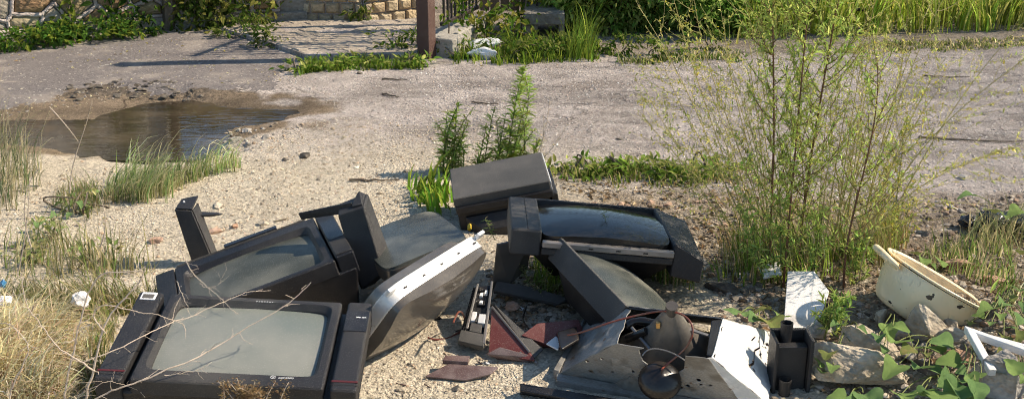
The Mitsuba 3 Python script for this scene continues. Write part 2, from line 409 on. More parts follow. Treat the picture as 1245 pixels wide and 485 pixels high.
def enamel_color(p, n, uv):
    m = fbm(p.x * 14, p.y * 14, p.z * 14, 4); v = fbm(p.x * 60, p.y * 60, p.z * 9, 3)
    c = mix((.84, .71, .47), (.80, .63, .37), m)
    c = mix(c, (.34, .235, .10), smoothstep(.60, .80, v * .65 + m * .35) * .75)
    return mix(c, (.05, .04, .035), smoothstep(.745, .765, fbm(p.x * 38 + 4, p.y * 38, p.z * 38, 3)))
scene['enamel'] = prin(mikit.proc(enamel_color), rough_var(.14, .34, 10), specular=.55, clearcoat=.4, clearcoat_gloss=.9)
scene['bark'] = prin(mikit.proc(lambda p, n, uv: mix((.07, .055, .04), (.19, .15, .11), fbm(p.x * 50, p.y * 50, p.z * 12, 4))), .85, mid_bump, .01)
scene['twig'] = prin(mikit.proc(lambda p, n, uv: mix((.42, .33, .25), (.58, .48, .38), fbm(p.x * 70, p.y * 70, p.z * 25, 3))), .7, mid_bump, .004)
scene['leaf'] = {'type': 'principledthin', 'base_color': VC, 'roughness': .42, 'diff_trans': 1.15, 'eta': 1.35}
scene['leaf_big'] = {'type': 'principledthin', 'base_color': mikit.proc(lambda p, n, uv: mix((.115, .205, .075), (.20, .30, .115), fbm(p.x * 35, p.y * 35, p.z * 35, 4))), 'roughness': .42, 'diff_trans': .6, 'eta': 1.4}
scene['leaf_big_b'] = {'type': 'principledthin', 'base_color': mikit.proc(lambda p, n, uv: mix((.18, .28, .08), (.27, .37, .13), fbm(p.x * 35, p.y * 35, p.z * 35, 4))), 'roughness': .45, 'diff_trans': .8, 'eta': 1.4}
scene['leaf_big_c'] = {'type': 'principledthin', 'base_color': mikit.proc(lambda p, n, uv: mix((.12, .15, .05), mix((.24, .27, .09), (.36, .30, .12), smoothstep(.55, .7, fbm(p.x * 60, p.y * 60, p.z * 60, 3))), fbm(p.x * 30, p.y * 30, p.z * 30, 4))), 'roughness': .5, 'diff_trans': .6, 'eta': 1.4}
scene['straw'] = {'type': 'principledthin', 'base_color': VC, 'roughness': .6, 'diff_trans': .7, 'eta': 1.3}
scene['stem'] = prin(VC, .6, specular=.3)
def mud_color(p, n, uv):
    m = fbm(p.x * 4, p.y * 6, 0, 4)
    return mix((.030, .022, .014), (.068, .050, .032), smoothstep(.35, .75, m))
scene['water_mat'] = {'type': 'bumpmap', 'arbitrary': mikit.proc(lambda p, n, uv: fbm(p.x * 12, p.y * 60, 0, 2), eps=4e-3), 'scale': .0012,
                      'bsdf': {'type': 'principled', 'base_color': mikit.proc(mud_color), 'roughness': .03, 'specular': .5}}

# ------------------------------------------------------------------ the ground
PUD = shapely.Polygon(px_poly((-60, 146), (20, 145), (70, 148), (125, 147), (150, 134), (180, 124), (225, 121), (262, 128), (300, 131), (350, 131), (330, 140), (285, 147), (263, 153), (268, 166), (270, 180), (235, 188), (190, 192),
                              (150, 187), (100, 178), (60, 168), (0, 162), (-60, 160)))
LEVEL = -0.022
def ground_h(x, y):
    x, y = np.asarray(x, float), np.asarray(y, float)
    p = np.stack([x, y, np.zeros_like(x)], -1)
    h = (meshkit.fbm(p * 1.3, 3, 3) - .5) * .035 + (meshkit.fbm(p * 9, 3, 5) - .5) * .012
    near = np.clip(1 - (y - 5.5) / 2.5, .25, 1)
    h = h * near + (meshkit.fbm(p * 38, 2, 8) - .5) * .007 * near
    d = shapely.distance(PUD, shapely.points(x, y)); ins = shapely.contains_xy(PUD, x, y)
    sd = np.where(ins, -shapely.distance(PUD.exterior, shapely.points(x, y)), d)
    bowl = np.clip(1 - (sd + .10) / .30, 0, 1); bowl = bowl * bowl * (3 - 2 * bowl)
    h = h * (1 - .5 * bowl) - .050 * bowl + (meshkit.fbm(p * 7, 4, 21) - .5) * .055 * bowl
    # clods thrown up beyond the puddle, the straw heap on the left, the rubble bank on the right
    e = ((x + 2.2) / .8) ** 2 + ((y - 6.3) / .17) ** 2
    h += np.exp(-e) * .05 * meshkit.fbm(p * 14, 3, 11)
    h += .15 * np.exp(-((x + 1.45) / .34) ** 2 - ((y - 2.55) / .5) ** 2)
    bank = 1 / (1 + np.exp(-(x - 1.12 + .05 * (y - 3)) / .14)) * np.clip((3.85 - y) / .6, 0, 1)
    h += bank * (.07 + .07 * meshkit.fbm(p * 5, 3, 14))
    out = np.clip((np.hypot(x, y - 5) - 9) / 10, 0, 1)
    return h * (1 - out)

def axis(a, b, step, far, grow=1.22):
    c = list(np.arange(a, b, step)); s = step
    while c[-1] < far[1]: s *= grow; c.append(c[-1] + s)
    s = step; l = []; q = a
    while q > far[0]: s *= grow; q -= s; l.append(q)
    return np.array(l[::-1] + c)
def sheet(X, Y, Z, keep=None):
    ny, nx = X.shape
    v = np.stack([X, Y, Z], -1).reshape(-1, 3)
    i = np.arange(ny - 1)[:, None] * nx + np.arange(nx - 1)[None]
    q = np.stack([i, i + 1, i + nx + 1, i + nx], -1).reshape(-1, 4)
    if keep is not None:
        k = keep.reshape(-1); q = q[k[q].any(1)]
    f = np.vstack([q[:, [0, 1, 2]], q[:, [0, 2, 3]]])
    m = tm(v, f); m.remove_unreferenced_vertices(); return m
gx, gyv = axis(-3.2, 3.2, .016, (-120, 120)), axis(2.2, 7.2, .016, (-60, 200))
GX, GY = np.meshgrid(gx, gyv)
scene['ground'] = mikit.ply(sheet(GX, GY, ground_h(GX, GY)), 'soil', smooth=True)
labels['ground'] = {'label': 'bare yard of yellow sand and grey pink gravel', 'kind': 'structure'}
def on(x, y, dz=0.0): return np.array([x, y, float(ground_h(np.array([x]), np.array([y]))[0]) + dz])
def gpt(x, y):
    """The point of the uneven ground that a spot of the photograph shows."""
    p = gp(x, y)
    for _ in range(6): p = gp(x, y, float(ground_h(p[:1], p[1:2])[0]))
    return p
def ons(q, dz=0.0): q = np.asarray(q, float); return np.column_stack([q[:, 0], q[:, 1], ground_h(q[:, 0], q[:, 1]) + dz])

# water
wx, wy = np.meshgrid(np.arange(-3.9, -.8, .05), np.arange(5.0, 6.6, .05))
P2 = PUD.buffer(.22); k = shapely.contains_xy(P2, wx, wy)
scene['puddle'] = mikit.ply(sheet(wx, wy, np.full(wx.shape, LEVEL), k), 'water_mat', smooth=True)
labels['puddle'] = {'label': 'shallow brown muddy puddle on the left of the yard', 'kind': 'structure'}

# the old asphalt drive, running out into the sand
ASP = shapely.Polygon(px_poly((-200, 60), (0, 52), (120, 45), (225, 36), (290, 40), (330, 58), (378, 73), (345, 92), (315, 108), (260, 112), (200, 113), (120, 108), (60, 122), (0, 135), (-200, 140)))
ax_, ay_ = np.meshgrid(np.arange(-5.6, -1.0, .03), np.arange(5.6, 8.6, .03))
sd = np.where(shapely.contains_xy(ASP, ax_, ay_), shapely.distance(ASP.exterior, shapely.points(ax_, ay_)), -shapely.distance(ASP, shapely.points(ax_, ay_)))
nz = (meshkit.fbm(np.stack([ax_ * 5, ay_ * 5, 0 * ax_], -1), 4, 2) - .5) * .5
az_ = ground_h(ax_, ay_) + np.clip((sd + nz * .55) * .05, -.02, .005)
scene['asphalt'] = mikit.ply(sheet(ax_, ay_, az_, sd > -.25), 'asphalt_mat', smooth=True)
labels['asphalt'] = {'label': 'worn grey asphalt drive in front of the stone wall', 'kind': 'structure'}

# pavers by the gate
PAV = px_poly((268, 38), (300, 30), (372, 29), (520, 29), (522, 71), (376, 73), (330, 57))
base_poly = shapely.Polygon(PAV)
scene['pavement'] = mikit.ply(shift(trimesh.creation.extrude_polygon(base_poly, .05, engine='earcut'), (0, 0, -.022)), 'soil')
labels['pavement'] = {'label': 'strip of sidewalk laid with small beige pavers by the gate', 'kind': 'structure'}
cr, sr = math.cos(math.radians(38)), math.sin(math.radians(38))
PL, PW, n_p = .165, .110, 0
c0 = np.array(base_poly.centroid.coords[0])
for j in range(-18, 19):
    for i in range(-14, 15):
        u0, v0 = (i + (j % 2) * .5) * PL, j * PW
        g = .005
        q = np.array([(u0 + g, v0 + g), (u0 + PL - g, v0 + g), (u0 + PL - g, v0 + PW - g), (u0 + g, v0 + PW - g)])
        q = np.stack([q[:, 0] * cr - q[:, 1] * sr, q[:, 0] * sr + q[:, 1] * cr], 1) + c0
        pg = shapely.Polygon(q).intersection(base_poly.buffer(-.01))
        if pg.area < .25 * PL * PW or pg.geom_type != 'Polygon': continue
        z = .029 + rng.uniform(-.003, .006)
        b, t_ = np.array(pg.exterior.coords)[:-1], np.array(pg.buffer(-.006, join_style=2).exterior.coords)[:-1]
        pts = np.vstack([np.column_stack([b, np.full(len(b), .0)]), np.column_stack([b, np.full(len(b), z - .006)]), np.column_stack([t_, z + rng.normal(0, .002) + 0 * t_[:, 0]])])
        put('pavement', 'paver', hull(pts), 'paver_mat' if rng.random() < .65 else 'paver_mat_b')

# ------------------------------------------------------------------ walls at the back
def stone_wall(name, A, B, height, seed, label, cell=.23, detail_top=.56, gap=None):
    """Irregular stones with raised mortar ridges; local x runs from A to B, local y is the height, local z towards the yard."""
    A, B = np.array([*A, 0.]), np.array([*B, 0.])
    L = np.linalg.norm(B - A); u = (B - A) / L; n = np.array([u[1], -u[0], 0])
    M = np.stack([u, [0, 0, 1], n], 1)
    k = thing(name, label, 'wall')
    put(k, 'core', move(box((0, -.25, -.3), (L, detail_top, -.012)), M, A), 'render_wall')
    put(k, 'upper_wall', move(box((0, detail_top, -.3), (L, height, -.006)), M, A), 'pale_render')
    put(k, 'plinth', move(rbox((.0, -.2, -.2), (L, .09, .035), .012), M, A), 'render_wall')
    put(k, 'coping', move(rbox((-.02, height, -.34), (L + .02, height + .07, .05), .012), M, A), 'concrete')
    g = np.random.default_rng(seed)
    nx, ny = int(L / cell) + 1, int((detail_top + .3) / (cell * .8)) + 1
    pts = np.array([((i + .5 * (j % 2) + g.uniform(-.3, .3)) * cell, .1 + (j + g.uniform(-.3, .3)) * cell * .8) for i in range(-1, nx + 1) for j in range(-1, ny + 1)])
    V = Voronoi(pts); area = shapely.box(.02, .10, L - .02, detail_top)
    ridge = []
    for ri in V.point_region:
        r = V.regions[ri]
        if -1 in r or not r: continue
        pg = shapely.Polygon(V.vertices[r]).intersection(area)
        if pg.is_empty or pg.area < .006 or pg.geom_type != 'Polygon': continue
        if gap and any(a < pg.centroid.x < b for a, b in gap): continue
        s = pg.buffer(-.017, join_style=1, quad_segs=2)
        if s.is_empty or s.geom_type != 'Polygon': continue
        o = np.array(s.exterior.coords)[:-1]; c = o.mean(0)
        nz_ = len(o); bul = g.uniform(.012, .03)
        P = [np.column_stack([o, np.full(nz_, -.02)]), np.column_stack([c + (o - c) * .97, np.full(nz_, .004)]), np.column_stack([c + (o - c) * .72, bul + g.normal(0, .004, nz_)]), np.column_stack([c + (o - c) * .3, bul * 1.15 + g.normal(0, .004, nz_)])]
        put(k, 'stone', move(hull(np.vstack(P)), M, A), g.choice(['wall_stone_a', 'wall_stone_b', 'wall_stone_c'], p=[.42, .38, .20]), smooth=35)
        e = np.array(pg.exterior.coords)
        for a, b in zip(e[:-1], e[1:]):
            if np.linalg.norm(b - a) < .03: continue
            m_ = np.linspace(a, b, 5) + g.normal(0, .003, (5, 2))
            ridge.append(tube(np.column_stack([m_, np.full(5, .006)]), .013 + g.uniform(-.002, .003, 5), 6))
    put(k, 'mortar_ridges', move(cat(*ridge), M, A), 'mortar', smooth=60, kind='stuff')
    return k
W0, W1, W2 = gp(-150, 74)[:2], gp(205, 35)[:2], gp(374, 28)[:2]
stone_wall('stone_wall', W0, W1, 1.1, 3, 'angled wall of irregular tan stones with raised mortar joints behind the asphalt', gap=[(2.25, 2.78), ])
stone_wall('stone_wall', W1, W2 + (.0, .0), .68, 5, 'short straight stretch of stone wall hung with vines, next to the block wall', gap=[(.86, 1.2)])

def block_wall(name, A, B, height, label, seed):
    A, B = np.array([*A, 0.]), np.array([*B, 0.])
    L = np.linalg.norm(B - A); u = (B - A) / L; n = np.array([u[1], -u[0], 0]); M = np.stack([u, [0, 0, 1], n], 1)
    k = thing(name, label, 'wall')
    put(k, 'core', move(box((0, -.2, -.2), (L, height, -.004)), M, A), 'mortar')
    g = np.random.default_rng(seed); bh, bw = .088, .118
    for j in range(10):
        x0 = 0.0 - (j % 2) * bw * .5
        while x0 < L - .01:
            a, b = max(x0, 0), min(x0 + bw, L); x0 += bw
            if b - a < .03: continue
            y0 = j * bh - .02; r = .005
            f = np.array([(a + r, y0 + r), (b - r, y0 + r), (b - r, y0 + bh - r), (a + r, y0 + bh - r)]); c = f.mean(0)
            mid = [np.append(c + (q - c) * g.uniform(.45, .72), g.uniform(.018, .034)) for q in np.repeat(f, 2, 0) + g.normal(0, .008, (8, 2))]
            P = np.vstack([np.column_stack([f, np.full(4, -.02)]), np.column_stack([f, np.full(4, .004)]), mid])
            put(k, 'block', move(hull(P), M, A), 'block_a' if g.random() < .55 else 'block_b', smooth=25)
    return k
C1 = gp(441, 29)[:2]
D1 = C1 + np.array([math.cos(.62), math.sin(.62)]) * .62
B0 = C1 + np.array([-.46, .07])
block_wall('block_wall', B0, C1, 1.5, 'shaded short wall of tan blocks left of the pillar corner', 4)
block_wall('block_wall', C1 + (.02, .0), D1, 1.5, 'sunlit wall of rough tan blocks behind the brown gate post', 8)

# ------------------------------------------------------------------ fence and gate
GP = gp(519, 70)[:2]
k = thing('gate_post', 'square brown steel post at the end of the railing', 'post')
Mz, g3 = euler('z', -27), np.array([*GP, 0.])
put(k, 'post', move(rbox((-.046, -.046, -.1), (.046, .046, 1.75), .006), Mz, g3), 'brown_paint')
put(k, 'cap', move(rbox((-.055, -.055, 1.752), (.055, .055, 1.775), .004), Mz, g3), 'brown_paint')
put(k, 'footing', move(rbox((-.03, .05, -.1), (.17, .22, .125), .012), Mz, g3), 'concrete')

def railing(A, B, label, z0, z1, step=.085, plinth=None, post=True):
    A, B = np.array([*A, 0.]), np.array([*B, 0.])
    L = np.linalg.norm(B - A); u = (B - A) / L; n = np.array([u[1], -u[0], 0]); M = np.stack([u, n * -1, [0, 0, 1]], 1)
    k = thing('railing', label, 'railing')
    for z in (z0, z1): put(k, 'rail', move(rbox((0, -.016, z - .012), (L, .016, z + .012), .003), M, A), 'iron')
    x = step * .6
    while x < L - .02:
        put(k, 'bar', move(box((x - .007, -.007, z0), (x + .007, .007, z1 + .06)), M, A), 'iron'); x += step
    if plinth: put(k, 'plinth', move(rbox((-.0, -.11, -.1), (L, .11, plinth), .012), M, A), 'concrete')
    return k
R1 = gp(582, 38)[:2]
railing(GP + (.09, .2), R1, 'dark iron railing on a low concrete kerb beside the brown post', .18, 1.5, .07, .12)
k = thing('gate', 'brown wooden gate leaf behind the vines at the end of the railing', 'gate')
g0 = gp(584, 33)[:2]
for i in range(5):
    put(k, 'board', rbox((g0[0] + i * .075, g0[1], .12), (g0[0] + i * .075 + .068, g0[1] + .022, 1.5), .003), 'wood_brown')
for z in (.27, 1.2): put(k, 'crossbar', rbox((g0[0] - .02, g0[1] - .03, z), (g0[0] + .40, g0[1] - .002, z + .05), .003), 'grey_board')
S0 = gp(628, 48)[:2]
k = thing('concrete_step', 'grey concrete step slab undercut by a dark hollow', 'step')
put(k, 'slab', rbox((S0[0] + .05, S0[1] - .0, .10), (S0[0] + .34, S0[1] + .5, .185), .008), 'concrete_old')
put(k, 'support', rbox((S0[0] + .05, S0[1] + .02, -.1), (S0[0] + .15, S0[1] + .5, .098), .008), 'concrete_old')
put(k, 'support', rbox((S0[0] + .30, S0[1] + .02, -.1), (S0[0] + .34, S0[1] + .5, .098), .008), 'concrete_old')
railing(S0 + (.0, .28), S0 + (2.6, .45), 'long dark iron railing behind the concrete step and the hedge', .13, 1.5, .095, None)
k = single('bag', shift(move(rock((.30, .16, .13), 31, 3, .3), euler('z', 8)), gp(590, 56, .04)), 'bag_white', 'upper of two white plastic sacks in the weeds by the railing', 'sack', smooth=50)
k = single('bag', shift(move(rock((.27, .14, .11), 37, 3, .3), euler('z', -5)), gp(589, 66, .03)), 'bag_white', 'lower of two white plastic sacks in the weeds by the railing', 'sack', smooth=50)

# a building's plain wall beyond the hedge, seen only as darkness between leaves

# ------------------------------------------------------------------ the dumped television sets
def body(W, H, d0, d1, taper, mat, k, name='cabinet', off=(0, 0), r=.012, dy=0.0):
    """The cabinet behind a bezel: from z = -d0 back to -d1, narrowing."""
    a = [(sx * W / 2 + off[0], sy * H / 2 + off[1], -d0) for sx in (-1, 1) for sy in (-1, 1)]
    b = [(sx * W / 2 * taper + off[0], sy * H / 2 * taper + off[1] + dy, -d1) for sx in (-1, 1) for sy in (-1, 1)]
    return rhull(a + b, r)

# 1: front left, lying on its back, side speakers
M1, t1 = np.array([[.997, -.017, .072], [.025, .992, -.121], [-.069, .122, .99]]), np.array([-.726, 2.663, .240])
k = thing('television', 'nearest black television on its back with pale grey screen and side speakers', 'television')
P = lambda name, m, mat, sm=30, **kw: put(k, name, move(m, M1, t1), mat, sm, **kw)
P('screen', shift(glass_face(.432, .332, .016), (0, 0, -.010)), 'screen_grey', 40)
bz = P('bezel', frame(.488, .41, .42, .32, .05, (0, -.012), slope=.012), 'black_dusty')
P('cabinet', body(.66, .40, .045, .24, .78, None, k, off=(0, -.012)), 'black_plastic')
for sx in (-1, 1):
    sp = P('speaker', rbox((sx * .295 - .034, -.225, -.075), (sx * .295 + .034, .192, .004), .009), 'black_dusty')
    put(sp, 'red_line', move(box((sx * .295 - .0335, -.192, .0035), (sx * .295 + .0335, -.185, .0052)), M1, t1), 'red_line')
    put(sp, 'seam', move(box((sx * .295 - .0345, -.2045, .0030), (sx * .295 + .0345, -.2015, .0046)), M1, t1), 'dark_hole')
    for i in range(14):
        put(sp, 'grille_slot', move(box((sx * .295 - .026, -.165 + i * .0125, .0032), (sx * .295 + .026, -.1625 + i * .0125, .0046)), M1, t1), 'black_plastic') if sx > 0 and i % 20 == 30 else None
put(k, 'control_panel', move(rbox((.263, .04, .002), (.327, .14, .0065), .002), M1, t1), 'black_gloss', 30, label='glossy control panel on the right speaker')
for i, w in enumerate((.010, .006, .008, .004)):
    put(k + '__control_panel', 'mark', move(box((.292 + i * .0082, .105, .0065), (.292 + i * .0082 + w * .8, .110, .0072)), M1, t1), 'label_white')
put(k, 'sticker', move(rbox((-.318, .145, .003), (-.276, .182, .0062), .001), M1, t1), 'label_white', label='pale silver sticker on the left speaker')
put(k + '__sticker', 'print', move(rbox((-.313, .150, .006), (-.282, .171, .0071), .0005), M1, t1), 'grey_plastic')
put(k, 'badge', move(shift(meshkit.text_mesh('pyneido', .0075, .0008), (.125, -.183, .0002)), M1, t1), 'label_white', label='small white maker lettering under the screen')
ring = trimesh.creation.annulus(.0052, .0066, .0008); P('badge_ring', shift(ring, (.111, -.1795, .0006)), 'label_white', False)
P('badge_mark', shift(meshkit.text_mesh('v', .006, .0008, True), (.1085, -.1815, .0002)), 'label_white', False)
P('top_lettering', shift(meshkit.text_mesh('.......', .020, .0007), (.00, .170, .0002)), 'label_white', False)

# 2: behind it, tilted, dusty screen
M2, t2 = np.array([[.913, -.328, -.242], [.321, .945, -.067], [.251, -.016, .968]]), np.array([-.853, 3.312, .161])
k = thing('television', 'tilted black television with a dusty dark screen, behind the pale grey screened one', 'television')
P = lambda name, m, mat, sm=30, **kw: put(k, name, move(m, M2, t2), mat, sm, **kw)
P('screen', shift(glass_face(.434, .334, .02), (0, 0, -.006)), 'screen_dark', 40)
P('bezel', frame(.50, .425, .42, .32, .06, (0, .020), slope=.014), 'black_plastic')
P('cabinet', body(.62, .37, .055, .26, .85, None, k), 'black_plastic')
sp = P('speaker', rbox((.254, -.187, -.07), (.315, .222, .006), .006), 'black_plastic')
put(sp, 'control_cover', move(rbox((.257, -.175, .004), (.312, -.05, .011), .003), M2, t2), 'black_dusty', 30)
put(sp, 'control_cover', move(rbox((.257, -.046, .004), (.312, .13, .009), .003), M2, t2), 'black_gloss', 30)
P('speaker', rbox((-.315, -.187, -.07), (-.251, .226, .002), .006), 'black_plastic')
P('trim_strip', rbox((-.07, .235, -.02), (.12, .262, .008), .003), 'black_gloss', 30)
P('trim_strip', rbox((-.24, .2335, -.03), (.22, .2365, .003), .0012), 'grey_plastic', 30)

# broken casing: the upright post with its bar, and the bent bracket
pts = [gy(412, 259, 3.36), gy(441, 250, 3.36), gy(466, 333, 3.33), gy(441, 352, 3.33)]
back = [gy(413, 247, 3.43), gy(445, 235, 3.43), gy(478, 324, 3.40), gy(455, 345, 3.40)]
k = thing('broken_casing', 'broken black casing corner standing upright between the tilted television and the bare tube', 'casing')
put(k, 'post', rhull(pts + back, .010, 8), 'black_dusty', 40)
pk = [gy(428, 252, 3.365), gy(440, 249.5, 3.365), gy(444, 236, 3.43), gy(437, 233, 3.43), gy(430, 244, 3.40)]
put(k, 'peak', rhull(pk, .005, 6), 'black_dusty', 40)
put(k, 'bar', rhull([gy(363, 260, 3.45), gy(366, 266, 3.45), gy(428, 247, 3.38), gy(428, 257, 3.38), gy(363, 260, 3.48), gy(366, 266, 3.48), gy(428, 246, 3.42), gy(428, 257, 3.42)], .004, 6), 'black_plastic', 40)
k = thing('casing_bracket', 'bent black plastic channel standing up at the far left edge of the television heap', 'bracket')
Yb = 3.72
A_, B_, C_, D_ = gy(214.5, 255, Yb), gy(233, 256, Yb), gy(259, 317, Yb - .03), gy(237, 323, Yb - .03)
put(k, 'web', quad_slab([A_, D_, C_, B_], -.006, .002), 'black_dusty', 30)
put(k, 'top_flap', quad_slab([A_ + (0, .003, .004), B_ + (0, .003, .004), gy(240.6, 238, Yb + .09), gy(221, 242, Yb + .09)], .005, .002), 'black_dusty', 30)
put(k, 'side_flange', quad_slab([B_ + (.003, .004, 0), C_ + (.003, .004, 0), C_ + (.012, .03, .01), B_ + (.010, .05, .01)], .004, .0015), 'black_dusty', 30)
put(k, 'side_flange', quad_slab([A_ + (-.003, .004, 0), D_ + (-.003, .004, 0), D_ + (-.0, .05, 0), A_ + (.0, .05, .01)], .004, .0015), 'black_plastic', 30)
put(k, 'screw_boss', move(trimesh.creation.cylinder(.0035, .006, sections=12), euler('x', 25), gy(224.5, 246, Yb + .05) + (0, -.006, .004)), 'label_white')
b0, b1 = gy(236, 262, Yb + .02), gy(271, 260.5, Yb + .05)
put(k, 'tongue', rhull([b0, b0 + (0, .03, .004), b1, b0 + (0, 0, -.006), b1 + (-.03, 0, -.007), b0 + (0, .03, -.004), b1 + (-.02, .016, 0)], .0015, 5), 'black_plastic', 30)

# bare picture tubes
def picture_tube(k, M, t, w, h, bulge, mats, funnel_d=.22, neck=.07, face_thick=.035, e=8, lugs=True, side=.05, flat=None):
    face, rim, fun = mats
    P = lambda name, m, mat, sm=40, **kw: put(k, name, move(m, M, t), mat, sm, **kw)
    P('screen', glass_face(w, h, bulge, e, face_thick), face, 40)
    z0 = -bulge - face_thick * .5
    a = [sring(w * s, h * s, e, z) for s, z in ((1.012, z0 + .012), (1.018, z0 + .008), (1.018, z0 - .030), (1.010, z0 - .034))]
    P('rim_band', loft(a[::-1]), rim, 40)
    rings = flat and [sring(w * a_, h * b_, 6, z0 - .036 - c_) for a_, b_, c_ in flat] or [sring(w * (.985 - .86 * q ** 1.0), h * (.985 - .83 * q), e - (e - 2.2) * min(1, q * 1.5), z0 - .036 - funnel_d * (q ** 1.25)) for q in np.linspace(0, 1, 14)]
    f = P('funnel', loft(rings[::-1]), fun, 40)
    if neck:
        zc = z0 - .036 - funnel_d
        put(f, 'neck', move(shift(trimesh.creation.cylinder(.015, neck, sections=20), (0, 0, zc - neck / 2 + .004)), M, t), 'glass_brown', 40)
    return f

M3 = np.array([[.89, -.395, -.228], [.404, .915, -.011], [.213, -.083, .974]]); t3 = EYE + .92 * (np.array([-.384, 3.762, .094]) - EYE)
k = thing('picture_tube', 'bare picture tube with a greenish dark face turned up, right of the upright casing corner', 'picture tube')
picture_tube(k, M3, t3, .30, .39, .018, ('screen_blue', 'glass_brown', 'aquadag'), .15, .04)
put(k, 'tape_patch', move(rbox((.105, -.155, -.03), (.128, -.135, -.0205), .001), M3, t3), 'label_white')

h4 = np.array([.862, -.507, 0]); T1, T2 = gp(597, 299, .265), gp(487, 371, .255)
u4 = (T1 - T2) / np.linalg.norm(T1 - T2)
a4 = math.radians(36)
v4 = -(math.cos(a4) * np.array([0, 0, -1]) + math.sin(a4) * -h4); v4 -= u4 * (v4 @ u4); v4 /= np.linalg.norm(v4)
n4 = np.cross(u4, v4); 
if n4 @ h4 < 0: n4 = -n4
M4 = np.stack([u4, v4, n4], 1)
if np.linalg.det(M4) < 0: M4[:, 0] *= -1
W4 = np.linalg.norm(T1 - T2); H4 = W4 * .64
t4 = (T1 + T2) / 2 - v4 * (H4 / 2) + n4 * .045
k = thing('picture_tube', 'picture tube face down on the sand, its steel rim band shining white', 'picture tube')
f4 = picture_tube(k, M4, t4, W4, H4, .05, ('glass_brown', 'steel_band', 'aquadag'), .12, 0, .05, 7, flat=((.96, .93, 0), (.93, .85, .006), (.91, .80, .012), (.86, .70, .034), (.82, .62, .040), (.6, .4, .044), (.2, .2, .046)))
for sx, sy in ((-1, 1), (1, 1)):
    put(k, 'mounting_lug', move(rhull([(sx * W4 / 2 * .97 + dx, sy * H4 / 2 * .97 + dy, -.095 + dz) for dx in (-.018, .018) for dy in (-.004, .02) for dz in (-.004, .004)], .003), M4, t4), 'steel_band', 30)
for i in range(5):
    put(k, 'rim_slot', move(box((-W4 * .38 + i * W4 * .19, H4 / 2 * 1.018 - .001, -.084), (-W4 * .38 + i * W4 * .19 + .012, H4 / 2 * 1.018 + .0012, -.079)), M4, t4), 'dark_hole')

# 5: cabinet at the back
M5, t5 = np.array([[.982, -.091, -.163], [.077, .993, -.089], [.170, .075, .983]]), np.array([-.055, 4.162, .191])
k = thing('television', 'boxy black cabinet with sunlit dusty flat side up, farthest back in the heap', 'television')
P = lambda name, m, mat, sm=30, **kw: put(k, name, move(m, M5, t5), mat, sm, **kw)
P('cabinet', rbox((-.192, -.152, -.045), (.192, .152, 0), .006), 'grey_plastic')
P('body', rbox((-.186, -.146, -.23), (.186, .146, -.0465), .008), 'black_plastic')
P('front_lip', rbox((-.188, -.166, -.065), (.196, -.148, -.036), .004), 'black_plastic')
P('side_block', rbox((.188, -.16, -.20), (.214, .10, -.052), .006), 'black_plastic')
P('side_trim', rbox((.1925, -.148, -.044), (.1965, .148, -.004), .0015), 'white_plastic')
P('rear_cover', rhull([(-.16, -.15, -.09), (.15, -.15, -.09), (-.10, -.19, -.14), (.09, -.19, -.14), (-.16, -.15, -.22), (.15, -.15, -.22), (-.10, -.19, -.22), (.09, -.19, -.22)], .006), 'black_plastic')

# 6: screen up, glossy, silver strip
M6, t6 = np.array([[.995, -.028, .096], [.023, .999, .046], [-.097, -.043, .994]]), np.array([.306, 3.484, .259])
k = thing('television', 'television with glossy dark curved screen facing up and a silver strip along its near edge', 'television')
P = lambda name, m, mat, sm=30, **kw: put(k, name, move(m, M6, t6), mat, sm, **kw)
P('screen', shift(glass_face(.428, .345, .036, 9, .04), (0, .0, .014)), 'screen_black', 40)
P('bezel_edge', rbox((-.225, .160, -.05), (.225, .172, .004), .004), 'black_plastic')
P('silver_strip', rbox((-.212, -.196, -.050), (.222, -.172, -.027), .006), 'steel_strip')
for i in range(4): put(k + '__silver_strip', 'slot', move(box((-.15 + i * .09, -.1968, -.042), (-.135 + i * .09, -.1955, -.037)), M6, t6), 'dark_hole')
P('lower_lip', rbox((-.212, -.186, -.078), (.222, -.16, -.053), .006), 'black_plastic')
P('end_block', rbox((-.315, -.185, -.085), (-.214, .168, .006), .010), 'black_dusty')
P('end_block', rhull([(.206, .165, .000), (.315, .150, -.03), (.226, -.18, -.01), (.318, -.19, -.055), (.206, .165, -.1), (.315, .150, -.11), (.226, -.18, -.115), (.318, -.19, -.125)], .008), 'black_dusty')
P('seam', rbox((-.262, -.184, .0045), (-.259, .166, .0075), .001), 'dark_hole')
P('cabinet', body(.52, .30, .06, .20, .6, None, k, dy=.06), 'black_plastic')

# 7: sloping set with a grey side
M7, t7 = np.array([[.780, -.427, .457], [.450, .891, .064], [-.435, .155, .887]]), np.array([.156, 3.312, .263])
w7, l7, d7 = .305, .42, .082
k = thing('television', 'sloping television with flat grey flank and streaked screen, below the silver strip set', 'television')
P = lambda name, m, mat, sm=30, **kw: put(k, name, move(m, M7, t7), mat, sm, **kw)
P('flank', rbox((-.002, -l7, -d7), (.010, .004, .002), .003), 'grey_plastic')
P('casing', rbox((.012, -l7 + .002, -d7), (w7, 0, -.028), .008), 'black_plastic')
P('screen', shift(move(glass_face(w7 - .02, l7 - .012, .045, 9, .02), np.eye(3)), (w7 / 2, -l7 / 2, .012)), 'screen_blue', 40)
P('side_bar', rbox((w7 - .004, -l7 - .06, -.075), (w7 + .024, .0, -.022), .006), 'black_plastic')
P('top_edge', rbox((.012, -.006, -.03), (w7, .006, -.006), .004), 'grey_plastic')
P('vent_slots', cat(*[box((.07 + i * .012, -.035, .0005), (.077 + i * .012, -.02, .0065)) for i in range(12)]), 'dark_hole', False, kind='stuff')
P('underside', body(w7 * .9, l7 * .8, d7 - .004, d7 + .07, .7, None, k, off=(w7 / 2, -l7 / 2)), 'black_plastic')

